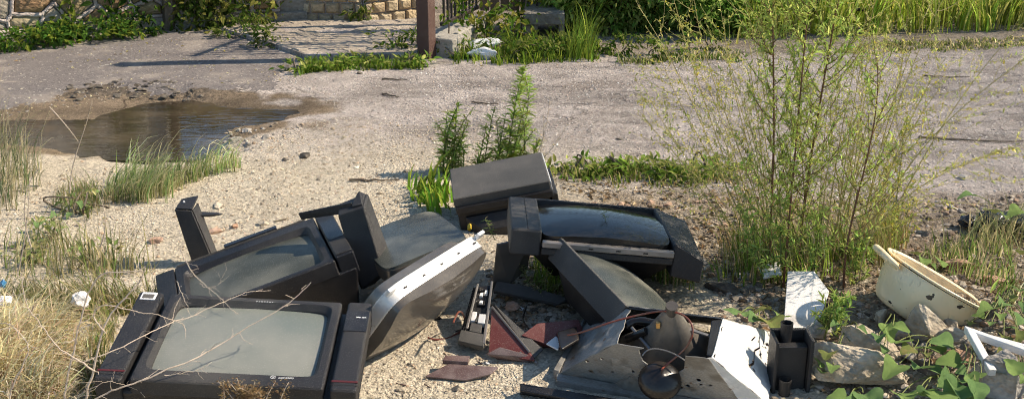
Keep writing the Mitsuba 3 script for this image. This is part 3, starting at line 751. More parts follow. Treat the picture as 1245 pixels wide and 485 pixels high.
# 8: tube in its open metal shield, seen from behind
k = thing('tube_shield', 'open grey metal shield round a tube, one side blazing white in the sun', 'tube shield')
FL, BL, FR, BR = np.array([.135, 2.85, .02]), np.array([.262, 3.27, .03]), np.array([.70, 2.64, .02]), np.array([.835, 3.08, .03])
TFL, TBL, TFR, TBR = gp(750, 417, .20), gp(765, 375, .20), gp(862, 435, .20), gp(877, 388, .20)
def plate(pts, holes=(), slots=(), th=.0022, cut=None):
    """Sheet metal on a planar quad with round holes at (u, v) in metres."""
    p = np.asarray(pts, float); o = p[0]; ux = (p[1] - o) / np.linalg.norm(p[1] - o)
    n = np.cross(ux, p[-1] - o); n /= np.linalg.norm(n); uy = np.cross(n, ux)
    q = np.stack([(p - o) @ ux, (p - o) @ uy], 1)
    pg = shapely.Polygon(q)
    for (a, b, r) in holes: pg = pg.difference(shapely.Point(a, b).buffer(r, 6))
    for (a, b, c, d, r) in slots: pg = pg.difference(shapely.LineString([(a, b), (c, d)]).buffer(r, 2))
    if cut is not None: pg = pg.difference(shapely.Polygon([((np.asarray(c) - o) @ ux, (np.asarray(c) - o) @ uy) for c in cut]).buffer(.004))
    if pg.geom_type != 'Polygon': pg = max(pg.geoms, key=lambda g: g.area)
    m = trimesh.creation.extrude_polygon(pg.simplify(.0006), th, engine='earcut').subdivide_to_size(.018, max_iter=12)
    v_ = np.array(m.vertices); v_[:, 2] += (meshkit.fbm(np.column_stack([v_[:, :2] * 14 + p[0, :2] * 7, np.zeros(len(v_))]), 3, 9) - .5) * .013
    m = tm(v_, m.faces)
    return move(m, np.stack([ux, uy, n], 1), o)
def holes_in(n, seed, w, h):
    g = np.random.default_rng(seed); return [(g.uniform(.06, w - .06), g.uniform(.03, h - .03), g.choice([.004, .005, .007])) for _ in range(n)]
lf = np.linalg.norm
FRa, FRb = FL + (FR - FL) * .90, FR + (BR - FR) * .08          # the chamfered corner
put(k, 'left_panel', plate([FL, BL, TBL, TFL], holes_in(13, 1, lf(BL - FL), .12), [(.10, .05, .125, .056, .0022), (.16, .08, .19, .085, .002), (.25, .05, .27, .056, .002)]), 'shield_grey', False)
cm = gp(803, 452, .07); cutc = [gp(779, 424, .19), gp(781, 445, .14), gp(793, 464, .10), gp(806, 469, .10), gp(820, 463, .11), gp(830, 448, .14), gp(832, 430, .20), gp(805, 405, .24)]
put(k, 'front_panel', plate([FL, FRa, TFR, TFL], holes_in(16, 2, lf(FRa - FL), .16), [(.30, .03, .33, .03, .003)], cut=cutc), 'shield_grey', False)
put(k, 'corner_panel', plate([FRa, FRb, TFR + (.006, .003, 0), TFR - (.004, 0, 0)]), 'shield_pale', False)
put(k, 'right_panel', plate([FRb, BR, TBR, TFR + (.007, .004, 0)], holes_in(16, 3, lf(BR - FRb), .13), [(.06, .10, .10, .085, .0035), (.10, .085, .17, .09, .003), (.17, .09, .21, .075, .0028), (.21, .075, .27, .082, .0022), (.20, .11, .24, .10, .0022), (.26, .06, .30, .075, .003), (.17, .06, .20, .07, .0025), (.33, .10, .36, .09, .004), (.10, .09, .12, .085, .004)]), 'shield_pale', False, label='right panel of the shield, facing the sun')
put(k, 'back_panel', plate([BR, BL, TBL, TBR]), 'shield_grey', False)
put(k, 'skirt', quad_slab([FL + (-.005, -.004, 0), FR + (-.03, -.002, 0), FR + (-.03, -.03, -.004), FL + (-.005, -.03, -.004)], .004, .0015), 'shield_grey', 30)
put(k, 'skirt', quad_slab([FL + (-.005, -.031, -.002), FR + (-.03, -.031, -.002), FR + (-.03, -.033, -.05), FL + (-.005, -.033, -.05)], .004, .0015), 'shield_grey', 30)
put(k, 'left_hem', rhull([FL + d for d in [(-.012, 0, -.01), (.0, -.012, -.01), (-.012, 0, .012), (0, -.01, .012)]] + [BL + d for d in [(-.012, 0, -.01), (0, 0, .01)]], .002), 'shield_grey', 30)
cx_, apex = np.array([.45, 2.85, .04]), gp(816, 381, .27)
ax_d = (apex - cx_) / lf(apex - cx_)
fx = np.cross([0, 1, 0], ax_d); fx /= lf(fx); Mf = np.stack([fx, np.cross(ax_d, fx), ax_d], 1)
Lc = lf(apex - cx_)
put(k, 'funnel', move(loft([sring(.42 * s, .30 * s, e, z) for s, e, z in ((.86, 5, -.02), (.68, 4, .05), (.48, 3, .11), (.32, 2.3, .165), (.17, 2, Lc - .02), (.12, 2, Lc), (.09, 2, Lc + .010))][::1]), Mf, cx_), 'aquadag', 40)
put(k, 'neck', move(shift(trimesh.creation.cylinder(.017, .05, sections=20), (0, 0, Lc + .01)), Mf, cx_), 'glass_brown', 40)
for s_ in (-1, 1):
    put(k, 'strap', tube(np.linspace(gp(790 + 0 * s_, 424, .16) if s_ < 0 else gp(822, 395, .22), gp(768, 398, .19) if s_ < 0 else gp(862, 408, .19), 6), .005, 6), 'steel_strip', 40)
put(k, 'coil', tube(spline([gp(762, 398, .18), gp(778, 390, .20), gp(794, 392, .20), gp(806, 384, .23)], 12), [.012, .014, .012, .01, .012, .013, .012, .011, .01, .01, .009, .008], 8), 'rubber', 50)
put(k, 'coil', tube(spline([gp(762, 412, .16), gp(775, 407, .18), gp(786, 402, .20)], 8), .011, 8), 'rubber', 50)
put(k, 'copper_tag', rbox(gp(800, 396, .235) - .006, gp(800, 396, .235) + (.006, .006, .012), .002), 'copper', 30)
cap_c = gp(803, 456, .125)
capm = loft([np.column_stack([r * np.cos(np.arange(40) / 40 * 2 * np.pi), r * np.sin(np.arange(40) / 40 * 2 * np.pi), np.full(40, z)]) for r, z in ((.058, -.026), (.060, -.014), (.056, .003), (.046, .016), (.030, .026), (.015, .031), (.010, .034), (.004, .036))])
put(k, 'anode_cap', move(capm, euler('x', 38) @ np.diag([1, .94, .8]), cap_c - np.array([0, 0, .012])), 'rubber', 50, label='round black rubber anode cap')
wire = spline([gp(690, 407, .17), gp(715, 401, .20), gp(745, 391, .23), (gp(790, 380, .262)), gp(812, 378, .285), gp(832, 384, .28), gp(842, 398, .26), gp(838, 416, .22), gp(826, 430, .18), gp(814, 440, .155), cap_c + (.0, -.02, .03)], 70)
put(k, 'wire', tube(wire, .0029, 7), 'red_wire', 50, label='red high voltage wire looping over the funnel')
put(k, 'ground_wire', tube(spline([gp(781, 432, .17), gp(792, 424, .185), gp(806, 425, .185), gp(822, 431, .18), gp(833, 438, .17)], 24), .0022, 6), 'steel_strip', 50)
put(k, 'back_rim', quad_slab([TBL + (0, .004, .002), TBR + (.01, .004, .002), TBR + (.01, .03, -.012), TBL + (0, .03, -.012)], .004, .0015), 'black_plastic', 30)
e_ = FRa - FL; e_ /= lf(e_); fu = TFL - FL; fu -= e_ * (fu @ e_); fu /= lf(fu); fn = np.cross(e_, fu)
o_ = FL + e_ * .175 + fu * .075 + fn * .0026
put(k, 'stamp', quad_slab([o_, o_ + e_ * .055, o_ + e_ * .055 + fu * .055, o_ + fu * .055], .0012, .0005), 'stamp_mat', 30, label='faint square stamp on the front panel')
put(k, 'corner_bracket', rhull([gp(x, y, z) for x, y in ((866, 390), (880, 388), (868, 434), (860, 432)) for z in (.175, .197)], .003), 'black_plastic', 30)
s = [gp(674, 404, .16), gp(692, 399, .17)]
put(k, 'socket', rhull([gp(x, y, z) for x, y in ((678, 405), (700, 398), (703, 413), (683, 425)) for z in (.05, .10)], .006), 'rubber', 30)
put(k, 'socket_skirt', rhull([gp(x, y, z) for x, y in ((664, 418), (676, 409), (682, 418), (678, 425)) for z in (.05, .056)], .003), 'paper_white', 30)

# 9: black tube moulding on the right
k = thing('casing_moulding', 'upright black plastic moulding with a pipe socket, right of the white shield panel', 'casing')
q0 = gp(968, 470, .06); bx0, by0 = q0[0], 2.80
put(k, 'back', rbox((bx0 - .052, by0 + .03, -.03), (bx0 + .052, by0 + .042, .175), .004), 'black_plastic', 30)
put(k, 'side', rbox((bx0 - .054, by0 - .05, -.03), (bx0 - .044, by0 + .029, .172), .003), 'black_plastic', 30)
put(k, 'side', rbox((bx0 + .044, by0 - .05, -.03), (bx0 + .055, by0 + .029, .18), .003), 'black_dusty', 30)
for (dx, dy, z, h) in ((-.012, .012, .205, .10), (-.02, -.055, .06, .09)):
    pipe = Manifold.cylinder(h, .014, .018, 28) - Manifold.cylinder(h + .02, .011, .0155, 28).translate([0, 0, -.002])
    put(k, 'pipe_socket', shift(to_tm(pipe), (bx0 + dx, by0 + dy, z - h)), 'black_plastic', 40)
put(k, 'front', rbox((bx0 - .043, by0 - .03, -.03), (bx0 + .043, by0 + .0, .150), .004), 'black_plastic', 30)

# loose parts on the sand
k = thing('casing_bar', 'dark plastic bar along the near edge of the tube shield', 'casing')
q = [gp(632, 470, .03), gp(820, 500, .03)]
put(k, 'bar', rhull([gp(632, 467, .035), gp(810, 496, .035), gp(632, 474, .035), gp(810, 505, .035), gp(632, 478, -.01), gp(810, 510, -.01)], .004), 'black_plastic', 30)

k = thing('circuit_tray', 'narrow black tray of white and grey components lying on the sand at the heap centre', 'circuit tray')
a, b, c, d = gp(576, 349, .12), gp(598, 347, .12), gp(588, 423, .03), gp(557, 416, .03)
nn = np.cross(d - a, b - a); nn /= lf(nn)
put(k, 'base', quad_slab([a, b, c, d] if nn[2] < 0 else [a, d, c, b], .006, .002), 'black_plastic', 30)
up = nn if nn[2] > 0 else -nn
LRP = lambda s, t, z: (a * (1 - s) + b * s) * (1 - t) + (d * (1 - s) + c * s) * t + up * z
put(k, 'rail', rhull([LRP(.95, t, z) for t in (0, 1) for z in (0, .022)] + [LRP(1.02, t, z) for t in (0, 1) for z in (0, .022)], .002), 'steel_strip', 30)
put(k, 'rail', rhull([LRP(.18, t, z) for t in (0, .8) for z in (0, .016)] + [LRP(.24, t, z) for t in (0, .8) for z in (0, .016)], .002), 'steel_strip', 30)
put(k, 'end_plate', rhull([LRP(s, t, z) for s in (0, 1) for t in (.86, 1.04) for z in (.004, .02)], .003), 'grey_plastic', 30)
for (s0, t0, s1, t1, h_, m_) in ((.35, .04, .85, .12, .012, 'rubber'), (.45, .16, .60, .22, .014, 'paper_white'), (.68, .10, .82, .18, .012, 'paper_white'), (.40, .30, .80, .37, .012, 'rubber'), (.52, .32, .66, .36, .02, 'paper_white'), (.30, .50, .48, .66, .016, 'paper_white'), (.62, .55, .90, .70, .022, 'label_white'), (.34, .70, .82, .84, .018, 'grey_plastic'), (.50, .62, .60, .68, .02, 'grey_plastic')):
    put(k, 'component', rhull([LRP(s, t, z) for s in (s0, s1) for t in (t0, t1) for z in (.002, h_)], .002), m_, 30)

def shard(pxz, th, mat, label, name='plastic_shard', catg='plastic shard', r=.002):
    k = thing(name, label, catg)
    p = [gp(*q) for q in pxz]
    put(k, 'sheet', quad_slab(p, th, r), mat, 30)
    return k
k = shard([(598, 374, .10), (594, 430, .02), (650, 438, .02), (646, 428, .03)], .004, 'red_plastic', 'folded red brown plastic wedge with a pale rail, right of the circuit tray')
put(k, 'rail', tube([gp(598, 373, .105), gp(644, 428, .035)], .004, 6), 'steel_strip', 40)
put(k, 'rail', tube([gp(632, 428, .03), gp(653, 441, .01)], .004, 6), 'steel_strip', 40)
put(k, 'lower_face', quad_slab([gp(592, 430, .035), gp(607, 422, .05), gp(650, 434, .02), gp(648, 441, .0), gp(606, 437, .0)], .004, .002), 'maroon_sheet', 30)
put(k, 'grey_edge', quad_slab([gp(602, 372, .095), gp(660, 426, .03), gp(650, 436, .02)], .003, .0015), 'grey_plastic', 30)
shard([(634, 408, .055), (652, 394, .075), (703, 389, .07), (708, 400, .05), (680, 425, .02), (658, 421, .015)], .004, 'red_plastic', 'curved dark red plastic plate beside the tube shield')
shard([(517, 458, .012), (545, 443, .03), (606, 447, .022), (597, 455, .016), (566, 463, .006)], .003, 'maroon_sheet', 'flat maroon sheet lying in front of the circuit tray', 'plastic_sheet', 'plastic sheet')
shard([(541, 436, .035), (571, 437, .03), (569, 444, .028), (538, 442, .032)], .012, 'maroon_sheet', 'small maroon box lid resting on the flat maroon sheet')
shard([(604, 296, .20), (646, 288, .21), (641, 325, .09), (618, 346, .05), (598, 350, .04)], .005, 'glass_brown', 'brown translucent panel leaning between the shining tube and the curved screen set', 'plastic_sheet', 'plastic sheet')
shard([(604, 345, .06), (650, 352, .05), (690, 366, .03), (680, 372, .02), (600, 356, .04)], .012, 'grey_plastic', 'bent grey casing strip in the shade below the brown panel', 'casing_strip', 'casing')
w_ = spline([gp(551, 392, .12), gp(556, 381, .11), gp(564, 384, .06), gp(566, 395, .02), gp(556, 405, .012), gp(540, 412, .01), gp(520, 410, .02)], 30)
single('wire', tube(w_, .003, 6), 'red_wire', 'thin brown wire curling from under the shining tube', 'wire', smooth=50)
w_ = spline([gp(640, 372, .04), gp(636, 385, .03), gp(640, 396, .03), gp(645, 404, .02), gp(638, 410, .015)], 24)
single('wire', tube(w_, .0028, 6), 'rubber', 'short dark wire on the soil above the red plate', 'wire', smooth=50)

# ------------------------------------------------------------------ stones, rubble and junk on the right
def stone(x, y, size, seed, label, mat='rock_mat', name='rock', catg='rock', z=0.0, rot=0, tilt=0, sub=4, rough=.2, group=None):
    c = gpt(x, y) + (0, 0, size[2] * .18)
    return single(name, move(rock(size, seed, sub, rough), euler('zyx', rot, tilt, 0), c), mat, label, catg, group, smooth=False)
stone(1042, 466, (.33, .19, .20), 101, 'large tan slab of rubble at the bottom edge, right of the black moulding', rot=-18, tilt=12, sub=5)
stone(1060, 434, (.24, .12, .15), 102, 'tan sloping rubble stone just above the large bottom slab', rot=-30, tilt=20, sub=5)
stone(1118, 408, (.19, .13, .16), 103, 'tan weathered stone directly under the cream pot', rot=15, tilt=10, sub=5)
stone(1098, 412, (.08, .07, .07), 104, 'small stone left of the weathered stone under the pot', 'rock_grey', rot=40)
stone(1225, 474, (.20, .16, .19), 105, 'pale pitted stone in the lower right corner below the white frame', 'rock_grey', rot=10, sub=5)
stone(1158, 415, (.12, .07, .07), 106, 'stone between the pot and the white plastic frame', 'rock_mat', rot=-25)
stone(1125, 452, (.13, .09, .06), 107, 'dark broken stone among the broad leaves', 'rubble_dark', rot=25)
stone(1165, 440, (.10, .07, .06), 108, 'reddish dark stone left of the white frame', 'brick_chunk', rot=-10)
stone(1165, 328, (.13, .09, .07), 109, 'pink brick fragment behind the cream pot', 'brick_chunk', name='brick', catg='brick', rot=12, rough=.1)
stone(1000, 405, (.14, .08, .06), 110, 'grey lump of concrete left of the pot in the weeds', 'rock_grey', rot=20)
stone(1212, 345, (.12, .08, .05), 111, 'flat reddish stone at the right edge behind the pot', 'brick_chunk', rot=-20)
for i, (x, y, a_, b_, m_, l_) in enumerate(((1085, 462, .10, .08, 'rock_mat', 'tan chunk between the large bottom slab and the broad leaves'), (1105, 436, .09, .06, 'rock_grey', 'pale chunk below the weathered stone under the pot'), (1150, 398, .10, .07, 'rock_mat', 'tan chunk under the right side of the pot'), (1200, 462, .11, .09, 'rock_mat', 'tan chunk left of the pitted corner stone'), (1016, 446, .09, .06, 'rock_grey', 'pale chunk right of the black moulding'), (1075, 392, .10, .07, 'rock_mat', 'tan chunk left of the pot in dry grass'))):
    stone(x, y, (a_, b_, b_), 120 + i, l_, m_, 'rubble', 'rubble', rot=i * 50, tilt=10)
stone(880, 352, (.16, .10, .05), 112, 'flat brown stone on the soil right of the sloping television', 'rubble_dark', rot=-20)
stone(908, 338, (.15, .07, .03), 113, 'pale flat chip of concrete beside the white board', 'rock_grey', rot=-8)
for i, (x, y, s, m, l) in enumerate((
        (190, 294, .052, 'brick_chunk', 'flat reddish stone on the sand left of the bent bracket'), (262, 283, .052, 'brick_chunk', 'rounded brown pebble right of the bent bracket'), (286, 276, .036, 'brick_chunk', 'orange brick crumb right of the brown pebble'),
        (265, 251, .045, 'rock_mat', 'flat pebble on the sand behind the bent bracket'), (320, 273, .045, 'rock_mat', 'pale pebble at the top edge of the tilted television'), (340, 268, .05, 'rock_mat', 'wide pebble beside the pale one at the tilted television'),
        (222, 258, .03, 'rock_mat', 'small pebble left of the bent bracket'), (370, 191, .06, 'rubble_dark', 'dark wet lump of earth on the sand between puddle and cabinet'), (347, 195, .035, 'rubble_dark', 'smaller dark lump left of the wet lump of earth'),
        (488, 474, .03, 'rock_mat', 'pebble on the bright sand right of the nearest television'), (300, 160, .05, 'rock_grey', 'grey stone at the right shore of the puddle'), (285, 172, .07, 'rock_grey', 'largest grey stone at the right shore of the puddle'),
        (322, 168, .05, 'rock_grey', 'rightmost grey stone at the shore of the puddle'), (302, 176, .045, 'rock_grey', 'lowest grey stone at the right shore of the puddle'), (753, 170, .03, 'rubble_dark', 'small dark stone on the gravel in the middle of the yard'),
        (15, 300, .05, 'rock_mat', 'stone at the left edge among dry grass'), (42, 296, .035, 'rock_grey', 'grey stone right of the one at the left edge'), (1172, 217, .05, 'rock_grey', 'grey stone on the gravel right of the tall weeds'),
        (1158, 253, .045, 'rock_grey', 'dark stone left of the black bag'), (437, 90, .04, 'rubble_dark', 'dark clod on the gravel below the brown gate post'))):
    stone(x, y, (s * 1.4, s, s * .6), 140 + i, l, m, 'stone', 'stone', rot=i * 37, sub=3)
for i in range(60):
    x, y = rng.uniform(75, 250), rng.normal(112, 6)
    p = gp(x, y); s = rng.uniform(.012, .05)
    single('clod', move(rock((s * 1.5, s, s * .6), 200 + i, 3, .3), euler('z', rng.uniform(0, 360)), on(p[0], p[1], s * .1)), 'rubble_dark', 'dark wet clod of earth on the far shore of the puddle', 'clod', 'wet clods on the far shore of the puddle')
for i in range(24):
    x, y = rng.uniform(268, 335), rng.uniform(156, 184)
    p = gp(x, y); s = rng.uniform(.012, .034)
    single('shore_stone', move(rock((s * 1.5, s, s * .8), 240 + i, 2, .2), euler('z', rng.uniform(0, 360)), on(p[0], p[1], s * .1)), 'rock_grey', 'small grey stone in the bank right of the puddle', 'stone', 'small grey stones right of the puddle')

# cream enamel pot
pc = gp(1126, 360, .12)
Rp, Hp = .158, .138
PS = 1.08
Mp = euler('y', 29) @ euler('x', -5)
Mp = Mp @ euler('z', 35)
prof = [(0, .0), (.105, .0), (.122, .006), (.132, .022), (.150, .085), (.155, .128), (.157, Hp)]
def lathe(prof, n=72):
    th = np.arange(n) / n * 2 * np.pi
    return loft([np.stack([r * np.cos(th), r * np.sin(th), np.full(n, z)], 1) for r, z in prof], cap0=True, cap1=True)
k = thing('pot', 'dented cream enamel pot with handles, tipped over on the rubble under the tall weeds', 'pot')
outer = [(.002, 0), (.104, 0), (.122, .006), (.132, .022), (.148, .075), (.153, .110), (.155, Hp - .008), (.163, Hp - .004), (.164, Hp), (.161, Hp + .002), (.1515, Hp - .003), (.150, .108), (.145, .075), (.128, .026), (.118, .012), (.100, .0055), (.002, .005)]
mb = lathe(outer)
v = np.array(mb.vertices); d_ = np.linalg.norm(v[:, :2], axis=1)
v[:, :2] *= 1 + ((meshkit.fbm(v * 9 + 3, 3, 4) - .5) * .05)[:, None] * (v[:, 2:] / Hp)
mb.vertices = v
Mp = Mp * PS
t_p = pc - Mp @ np.array([0, 0, Hp * .55])
put(k, 'body', move(mb, Mp, t_p), 'enamel', 40)
rim = tube(np.vstack([q := np.stack([.1645 * np.cos(np.linspace(0, 2 * np.pi, 73)), .1645 * np.sin(np.linspace(0, 2 * np.pi, 73)), np.full(73, Hp - .007)], 1)]), .0014, 6)
put(k, 'rim_edge', move(rim, Mp, t_p), 'dark_hole', 40)
for a in (math.radians(145), math.radians(-35)):
    ca, sa = math.cos(a), math.sin(a); e = np.array([ca, sa, 0]); s_ = np.array([-sa, ca, 0]); zz = np.array([0, 0, 1])
    pl = [e * .155 + s_ * .05 + zz * (Hp - .022), e * .195 + s_ * .043 + zz * (Hp - .012), e * .205 + zz * (Hp - .009), e * .195 - s_ * .043 + zz * (Hp - .012), e * .155 - s_ * .05 + zz * (Hp - .022)]
    put(k, 'handle', move(tube(spline(pl, 24), [.010] * 24, 8), Mp, t_p), 'enamel', 50)
    put(k, 'handle', move(rhull([e * .158 + s_ * .045 + zz * (Hp - .024), e * .158 - s_ * .045 + zz * (Hp - .024), e * .192 + s_ * .036 + zz * (Hp - .014), e * .192 - s_ * .036 + zz * (Hp - .014), e * .175 + zz * (Hp - .028)], .003), Mp, t_p), 'enamel', 40)

# white plastic frame, white board, black bag, litter
k = thing('plastic_bracket', 'broken white plastic frame lying on the rubble at the right edge', 'bracket')
f0, f1, f2 = gp(1176, 401, .20), gp(1290, 441, .19), gp(1203, 450, .17)
put(k, 'bar', rhull(np.vstack([[f0 + d, f1 + d] for d in ((0, 0, 0), (0, .022, .0), (0, 0, -.016), (0, .022, -.016))]), .003), 'white_plastic', 30)
put(k, 'bar', rhull(np.vstack([[f0 + d, f2 + d] for d in ((0, -.002, .001), (.016, -.002, .001), (0, -.002, -.014), (.016, -.002, -.014))]), .003), 'white_plastic', 30)
put(k, 'bar', rhull(np.vstack([[f0 + (.01, .012, -.01) + d, f1 + (.0, .05, 0) + d] for d in ((0, .0, 0), (0, .012, .0), (0, .0, -.01), (0, .012, -.01))]), .003), 'white_plastic', 30)
k = thing('board', 'white board lying in the weeds with leaf shadows across it', 'board')
put(k, 'sheet', quad_slab([gp(958, 330, .10), gp(953, 398, .05), gp(992, 402, .05), gp(1008, 354, .09), gp(990, 330, .11)], .006, .002), 'paper_white', 30)
put(k, 'torn_corner', quad_slab([gp(922, 324, .08), gp(928, 338, .06), gp(950, 333, .08), gp(948, 318, .09)], .005, .002), 'paper_white', 30)
bag = rock((.30, .17, .13), 61, 5, .55)
single('bag', move(bag, euler('z', -10), gpt(1222, 284) + (0, 0, .035)), 'bag_black', 'crumpled black plastic bag with grass over it at the right edge', 'bag', smooth=True)
single('bag', move(rock((.12, .09, .075), 63, 4, .5), euler('z', 20), gpt(1176, 278) + (0, 0, .02)), 'bag_black', 'small knot of black plastic left of the crumpled black bag', 'bag', smooth=True)
pp = gp(98, 366, .2); 
single('paper', move(rock((.06, .05, .075), 71, 4, .55), euler('z', 30), pp), 'paper_white', 'crumpled white paper standing on the straw at lower left', 'paper')
single('paper', move(rock((.06, .05, .04), 72, 4, .5), np.eye(3), gp(4, 366, .2)), 'paper_white', 'crumpled white paper at the left edge under the blue scrap', 'paper')
single('wrapper', move(rock((.03, .025, .035), 73, 3, .5), np.eye(3), gp(3, 345, .2)), 'blue_plastic', 'scrap of blue plastic at the left edge', 'wrapper')
single('wrapper', move(rock((.022, .02, .012), 74, 3, .5), np.eye(3), on(*gp(829, 326)[:2], .01)), 'blue_plastic', 'tiny scrap of blue plastic on the soil below the curved screen set', 'wrapper')
single('flower', move(rock((.022, .02, .028), 75, 3, .4), np.eye(3), gp(571, 276, .22)), prin((.62, .42, .03), .6), 'small yellow flower head between the bare tube and the shining tube', 'flower', smooth=True)
single('stone', move(rock((.07, .05, .035), 76, 3, .3), euler('z', 20), gp(622, 372, .03)), 'brick_chunk', 'brown crumpled lump below the brown panel', 'lump')
for i, (x, y, L_, a, lab) in enumerate(((480, 97, .16, -12, 'short dark stick on the gravel below the brown gate post'), (475, 117, .12, -30, 'thin dark stick below the short dark one'), (590, 128, .16, -20, 'dark stick on the gravel behind the green weeds'), (455, 221, .22, 4, 'dark twig in the weed shadow on the sand'), (1180, 170, .5, -9, 'long dark twig on the gravel at the right edge'), (1150, 95, .28, -3, 'thin dark twig on the gravel at upper right'), (838, 285, .2, -30, 'reddish brown stick on the soil right of the curved screen set'))):
    p = gp(x, y); th = np.linspace(-.5, .5, 9)[:, None]
    q = np.column_stack([p[0] + th[:, 0] * L_ * math.cos(math.radians(a)), p[1] + th[:, 0] * L_ * math.sin(math.radians(a)) + rng.normal(0, .004, 9)])
    single('stick', tube(ons(q, .006) + np.column_stack([np.zeros((9, 2)), np.abs(rng.normal(0, .003, 9))]), np.linspace(.006, .003, 9), 6), 'bark', lab, 'stick', smooth=60)

# ------------------------------------------------------------------ loose gravel and litter
def pebbles(poly, n, r0, r1, cols, seed, name, label):
    g = np.random.default_rng(seed)
    q = in_poly(poly, n, seed); r = r0 * (r1 / r0) ** (g.random(n) ** 2.2)
    base = trimesh.creation.icosahedron(); bv = np.array(base.vertices)
    ks = g.uniform(.55, 1.25, (n, 12, 1))
    sc = np.stack([g.uniform(.8, 1.4, n), g.uniform(.8, 1.2, n), g.uniform(.45, .85, n)], 1)
    a = g.uniform(0, 6.28, n)
    v = bv[None] * ks * sc[:, None] * r[:, None, None]
    v = np.stack([v[..., 0] * np.cos(a)[:, None] - v[..., 1] * np.sin(a)[:, None], v[..., 0] * np.sin(a)[:, None] + v[..., 1] * np.cos(a)[:, None], v[..., 2]], -1)
    c = ons(q); c[:, 2] += r * .22
    v += c[:, None]
    f = (np.arange(n)[:, None, None] * 12 + np.array(base.faces)[None]).reshape(-1, 3)
    col = np.array(cols)[g.integers(0, len(cols), n)] * np.exp(g.normal(0, .22, (n, 1)))
    scene[name] = shape(tm(v.reshape(-1, 3), f), 'pebble_mat', False, np.repeat(np.clip(col, .01, .8), 12, 0))
    labels[name] = {'label': label, 'kind': 'stuff'}
SANDC = [(.46, .39, .28), (.52, .46, .36), (.38, .30, .21), (.33, .27, .2), (.54, .50, .42), (.28, .24, .19), (.40, .29, .20)]
GREYC = [(.40, .36, .32), (.46, .42, .38), (.34, .30, .27), (.52, .49, .45), (.40, .32, .27), (.28, .25, .23)]
pebbles(px_poly((-20, 240), (420, 140), (660, 180), (700, 250), (640, 420), (700, 500), (-20, 500)), 20000, .0018, .0062, SANDC, 1, 'gravel', 'loose sandy gravel strewn round the dumped sets')
pebbles(px_poly((-20, 200), (300, 150), (660, 150), (660, 260), (-20, 330)), 420, .005, .013, SANDC, 4, 'gravel__002', 'loose sandy gravel strewn round the dumped sets')
pebbles(px_poly((330, 90), (1245, 66), (1300, 250), (860, 250), (660, 180), (420, 140)), 16000, .0025, .0075, GREYC, 2, 'yard_gravel', 'grey grit on the trodden part of the yard')
pebbles(px_poly((640, 250), (1260, 240), (1300, 500), (900, 500), (860, 330), (640, 330)), 5000, .004, .017, [(.34, .30, .26), (.26, .21, .16), (.20, .16, .12), (.42, .36, .28), (.12, .095, .07), (.16, .12, .09), (.34, .23, .16)], 3, 'rubble_grit', 'crumbs of rubble and soil on the bank to the right')
pebbles(px_poly((590, 330), (720, 330), (690, 420), (600, 400)), 700, .004, .014, [(.10, .08, .06), (.2, .15, .1), (.3, .2, .13), (.4, .34, .27)], 6, 'rubble_grit__002', 'crumbs of rubble and soil on the bank to the right')
pebbles(px_poly((0, 60), (350, 45), (400, 90), (0, 140)), 2200, .003, .009, [(.2, .18, .17), (.34, .31, .28), (.45, .40, .32), (.5, .42, .24)], 5, 'asphalt_grit', 'grit and yellow leaf crumbs on the asphalt drive')

def litter(poly, n, seed, name, label, cols, l0=.012, l1=.04):
    q = ons(in_poly(poly, n, seed), .006); g = np.random.default_rng(seed)
    a = g.uniform(0, 6.28, n); d = np.stack([np.cos(a), np.sin(a), g.normal(0, .35, n)], 1)
    nn_ = np.stack([g.normal(0, .4, n), g.normal(0, .4, n), np.ones(n)], 1)
    ln = g.uniform(l0, l1, n)
    col = np.array(cols)[g.integers(0, len(cols), n)] * np.exp(g.normal(0, .3, (n, 1)))
    m, c = leaves(q, d, nn_, ln, ln * g.uniform(.25, .5, n), col, .5, g.normal(0, .2))
    scene[name] = shape(m, 'straw', False, c); labels[name] = {'label': label, 'kind': 'stuff'}
BRN = [(.24, .17, .10), (.34, .26, .16), (.16, .115, .07), (.44, .36, .23), (.28, .18, .10)]
litter(px_poly((660, 205), (900, 200), (1010, 260), (900, 330), (840, 350), (840, 270), (680, 235)), 850, 11, 'leaf_litter', 'dry brown leaf litter behind and beside the curved screen set', BRN)
litter(px_poly((880, 320), (1245, 300), (1260, 490), (1000, 490), (900, 390)), 700, 12, 'leaf_litter__002', 'dry brown leaf litter behind and beside the curved screen set', BRN)
litter(px_poly((600, 345), (720, 335), (700, 385), (610, 385)), 160, 13, 'leaf_litter__003', 'dry brown leaf litter behind and beside the curved screen set', BRN + [(.4, .25, .12)], .012, .045)
litter(px_poly((0, 55), (340, 45), (420, 85), (900, 80), (900, 70), (530, 75), (300, 110), (0, 80)), 260, 14, 'leaf_litter__004', 'dry brown leaf litter behind and beside the curved screen set', [(.5, .42, .12), (.42, .32, .12), (.55, .5, .3), (.3, .2, .1)], .012, .028)

